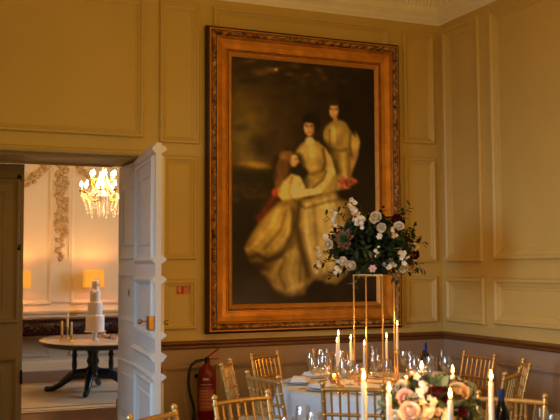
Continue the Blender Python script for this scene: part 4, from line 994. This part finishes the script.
for i, (p, ang, lab, tb) in enumerate(CH):
    if tb != 1: continue
    d = Vector((p[0], p[1], 0))-T1; th = math.atan2(d.y, d.x); er_ = Vector((math.cos(th), math.sin(th), 0)); et = Vector((-er_.y, er_.x, 0))
    sn = seat_names[i]
    def P(r, s_): v = T1+er_*r+et*s_; return (v.x, v.y, TS)
    OCC.append(P(0.60, 0.0)[:2]); OCC.append(P(0.54, 0.05)[:2]); OCC.append(P(0.54, -0.05)[:2])
    # plate + napkin
    if 'plate' not in PP:
        t = thing('dinner_plate', 'white dinner plate at the setting of the '+sn, 'plate', P(0.58, 0), 0, 'dinner plates on the far table')
        MB().lathe([(0.06, 0), (0.07, 0.002), (0.10, 0.010), (0.125, 0.016), (0.124, 0.018), (0.095, 0.013), (0.07, 0.006), (0.001, 0.005)], n=36).build('dish', M['china'], t, True); PP['plate'] = t
        nk = thing('napkin', 'folded pale napkin on the plate of the '+sn, 'napkin', (P(0.58, 0)[0], P(0.58, 0)[1], TS+0.0150), th, 'folded napkins on the far table')
        MB().box((0, 0, 0.011), (0.13, 0.20, 0.014), bev=0.006).build('lower_fold', M['napkin'], nk, True)
        MB().box((0.012, 0.0, 0.025), (0.10, 0.185, 0.014), 0.07, bev=0.006).build('upper_fold', M['napkin'], nk, True); PP['nap'] = nk
        kf = thing('knife', 'gold knife at the setting of the '+sn, 'cutlery', P(0.58, -0.16), th, 'gold cutlery on the far table')
        MB().box((0.05, 0, 0.004), (0.09, 0.011, 0.006), bev=0.002).build('handle', M['steel'], kf); MB().box((-0.05, 0, 0.003), (0.11, 0.016, 0.002)).build('blade', M['steel'], kf); PP['knife'] = kf
        fk = thing('fork', 'gold fork at the setting of the '+sn, 'cutlery', P(0.58, 0.16), th, 'gold cutlery on the far table')
        MB().box((0.04, 0, 0.003), (0.12, 0.008, 0.004), bev=0.001).build('handle', M['steel'], fk)
        b = MB().box((-0.035, 0, 0.003), (0.03, 0.022, 0.002))
        for k in range(4): b.box((-0.07, -0.0085+0.0057*k, 0.003), (0.04, 0.003, 0.002))
        b.build('tines', M['steel'], fk); PP['fork'] = fk
    else:
        dup(PP['plate'], P(0.58, 0), 0, 'white dinner plate at the setting of the '+sn)
        v = P(0.58, 0); dup(PP['nap'], (v[0], v[1], TS+0.0150), th+random.uniform(-.2, .2), 'folded pale napkin on the plate of the '+sn)
        dup(PP['knife'], P(0.58, -0.16), th, 'gold knife at the setting of the '+sn); dup(PP['fork'], P(0.58, 0.16), th, 'gold fork at the setting of the '+sn)
    put('wine_glass', P(0.42, -0.13), 'clear wine glass at the setting of the '+sn)
    put('wine_glass', P(0.40, 0.13), 'clear wine glass left of the napkin, '+sn)
    put('water_goblet', P(0.36, -0.055), 'clear water goblet at the setting of the '+sn)
    put('champagne_flute', P(0.45, -0.05), 'clear champagne flute at the setting of the '+sn)
for (px, py, lab, k) in [(287, 417, 'clear glass at the far left rim of the nearest table', 'wine_glass'), (303, 406, 'clear glass second from the left on the nearest table', 'wine_glass'), (314, 412, 'clear glass third from the left on the nearest table', 'wine_glass'),
                         (541, 408, 'left of two clear glasses at the lower right corner', 'wine_glass'), (553, 414, 'right of two clear glasses at the lower right corner', 'wine_glass')]:
    p = atz(px, py, TS+0.215); d = Vector((p.x, p.y, 0))-T2
    if d.length > T2R-0.05: d = d.normalized()*(T2R-0.05)
    put(k, (T2.x+d.x, T2.y+d.y, TS), lab)
# bottles
def bottle(loc, label):
    t = thing('wine_bottle', label, 'bottle', loc, 0, 'wine bottles with blue capsules')
    MB().lathe([(0.001, 0), (0.036, 0), (0.038, 0.006), (0.038, 0.17), (0.034, 0.20), (0.018, 0.235), (0.0145, 0.25), (0.0145, 0.255)], n=24).build('glass_body', M['bottle'], t, True)
    MB().lathe([(0.0150, 0.236), (0.0155, 0.25), (0.0155, 0.292), (0.0165, 0.294), (0.0165, 0.302), (0.001, 0.303)], n=18).build('capsule', M['foil'], t, True)
    MB().lathe([(0.0384, 0.05), (0.0384, 0.14)], n=24, cap=False).build('paper_label', M['paperlabel'], t, True)
    return t
v = at(425, 343.5, 7.0); bottle((v.x, v.y, TS), 'dark wine bottle with blue capsule on the far table')
v = at(501, 388, 4.35); bottle((v.x, v.y, TS), 'dark wine bottle with blue capsule nearest the camera, lower right')

# ================================================================== NEAR TABLE: candles and low flowers
NT = [(363.6, 370, 3.75, 'left lit taper on the nearest table, front of the blue cloth'), (388.8, 382, 3.75, 'lit taper on the nearest table at the left of the roses'), (421.5, 361, 4.45, 'lit taper rising behind the white hydrangea'),
      (452.5, 365, 4.5, 'lit taper behind the peach rose on the nearest table'), (450, 388, 3.65, 'lit taper in front of the dark red dahlia'), (490.8, 370, 3.8, 'right lit taper beside the dark bottle')]
for (px, t0, dep, lab) in NT:
    tp = at(px, t0, dep); L = 0.25; h = tp.z-0.046-L-TS
    candlestick('candlestick', (tp.x, tp.y, TS), h, 'gold candlestick holding the '+lab, 'gold', 'gold candlesticks on the nearest table')
    candle((tp.x, tp.y, TS+h), L, lab, True, 0.0122, 2.6, 'lit tapers on the nearest table')
FD = 4.08
fc = at(432, 400, FD); F0 = Vector((fc.x, fc.y, TS))
lf = thing('low_flower_bowl', 'low arrangement of roses and dahlia on the nearest table', 'flowers', F0)
MB().lathe([(0.001, 0), (0.075, 0), (0.08, 0.008), (0.03, 0.025), (0.02, 0.08), (0.025, 0.11), (0.09, 0.14), (0.13, 0.20), (0.135, 0.235), (0.125, 0.235), (0.08, 0.16), (0.001, 0.15)], n=28).build('footed_bowl', M['gold'], lf, True)
LC = Vector((0, 0, 0.285)); rn = random.Random(77); towards = (CAM_P-(F0+LC)).normalized()
bl, bs, bl2, bl3 = MB(), MB(), MB(), MB()
for i in range(120):
    d = Vector((rn.gauss(0, 1), rn.gauss(0, 1), rn.gauss(0, 1))).normalized()
    if d.z < -0.35: continue
    e_ = LC+Vector((d.x*0.21, d.y*0.19, d.z*0.11))*rn.uniform(0.7, 1.1)
    sprig([bl, bl, bl3, bl2][rn.randrange(4)], bs, Vector((0, 0, 0.22))+d*0.03, e_, 7, 0.06, 0.032, rn, 0.08)
for (px, py) in [(437, 379), (441, 384), (452, 380), (462, 383), (470, 402), (474, 410), (466, 396), (390, 400), (384, 408), (478, 416)]:
    p1 = at(px, py, FD)-F0; sprig(bl3 if px > 458 else bl2, bs, Vector((0, 0, 0.25))+(p1-LC)*0.3, p1, 8, 0.06, 0.036, rn, 0.04)
for i in range(4): leaf_mesh(bl2, at(434+2.5*i, 386, FD-0.12-0.02*i)-F0, (0.35*(i-1.5), -0.3, 1), 0.055, 0.034, (0, -1, 0.2))
bl.build('foliage', M['leaf'], lf, 'all'); bl2.build('eucalyptus', M['leaf2'], lf, 'all'); bl3.build('olive_foliage', M['leaf3'], lf, 'all'); bs.build('stems', M['stem'], lf)
LF = [(401.5, 388.5, 7.2, 'rose', 'petalw', 'rose', 0.0), (407, 399, 9, 'rose', 'petalp', 'pink_rose', 0.12), (410, 411, 9.5, 'rose', 'blush', 'blush_rose', 0.2), (424, 386.5, 8, 'cluster', 'petalw', 'hydrangea', 0.08), (424, 390, 6, 'cluster', 'petalw', 'hydrangea', 0.12),
      (439, 394.5, 10, 'rose', 'petalr', 'dahlia', 0.14), (458.5, 392, 9.5, 'rose', 'petaly', 'peach_rose', 0.1), (451, 386, 5.5, 'rose', 'blush', 'blush_rose', 0.02), (430, 412, 8, 'cluster', 'petaly', 'peach_spray', 0.2), (421, 396, 3.6, 'cluster', 'petalw', 'white_spray', 0.16), (395.5, 417, 6.5, 'rose', 'petalw', 'rose', 0.16),
      (433, 405, 6, 'cluster', 'petaly', 'peach_spray', 0.19), (446, 414, 6, 'cluster', 'petaly', 'peach_spray', 0.2), (462, 412, 5, 'rose', 'petalr', 'burgundy_rose', 0.15), (418, 419, 7, 'rose', 'petalw', 'rose', 0.2)]
for i, (px, py, r, k, m, nm, dd) in enumerate(LF): flower(lf, F0, px, py, FD-dd, r, k, m, nm, 300+i)
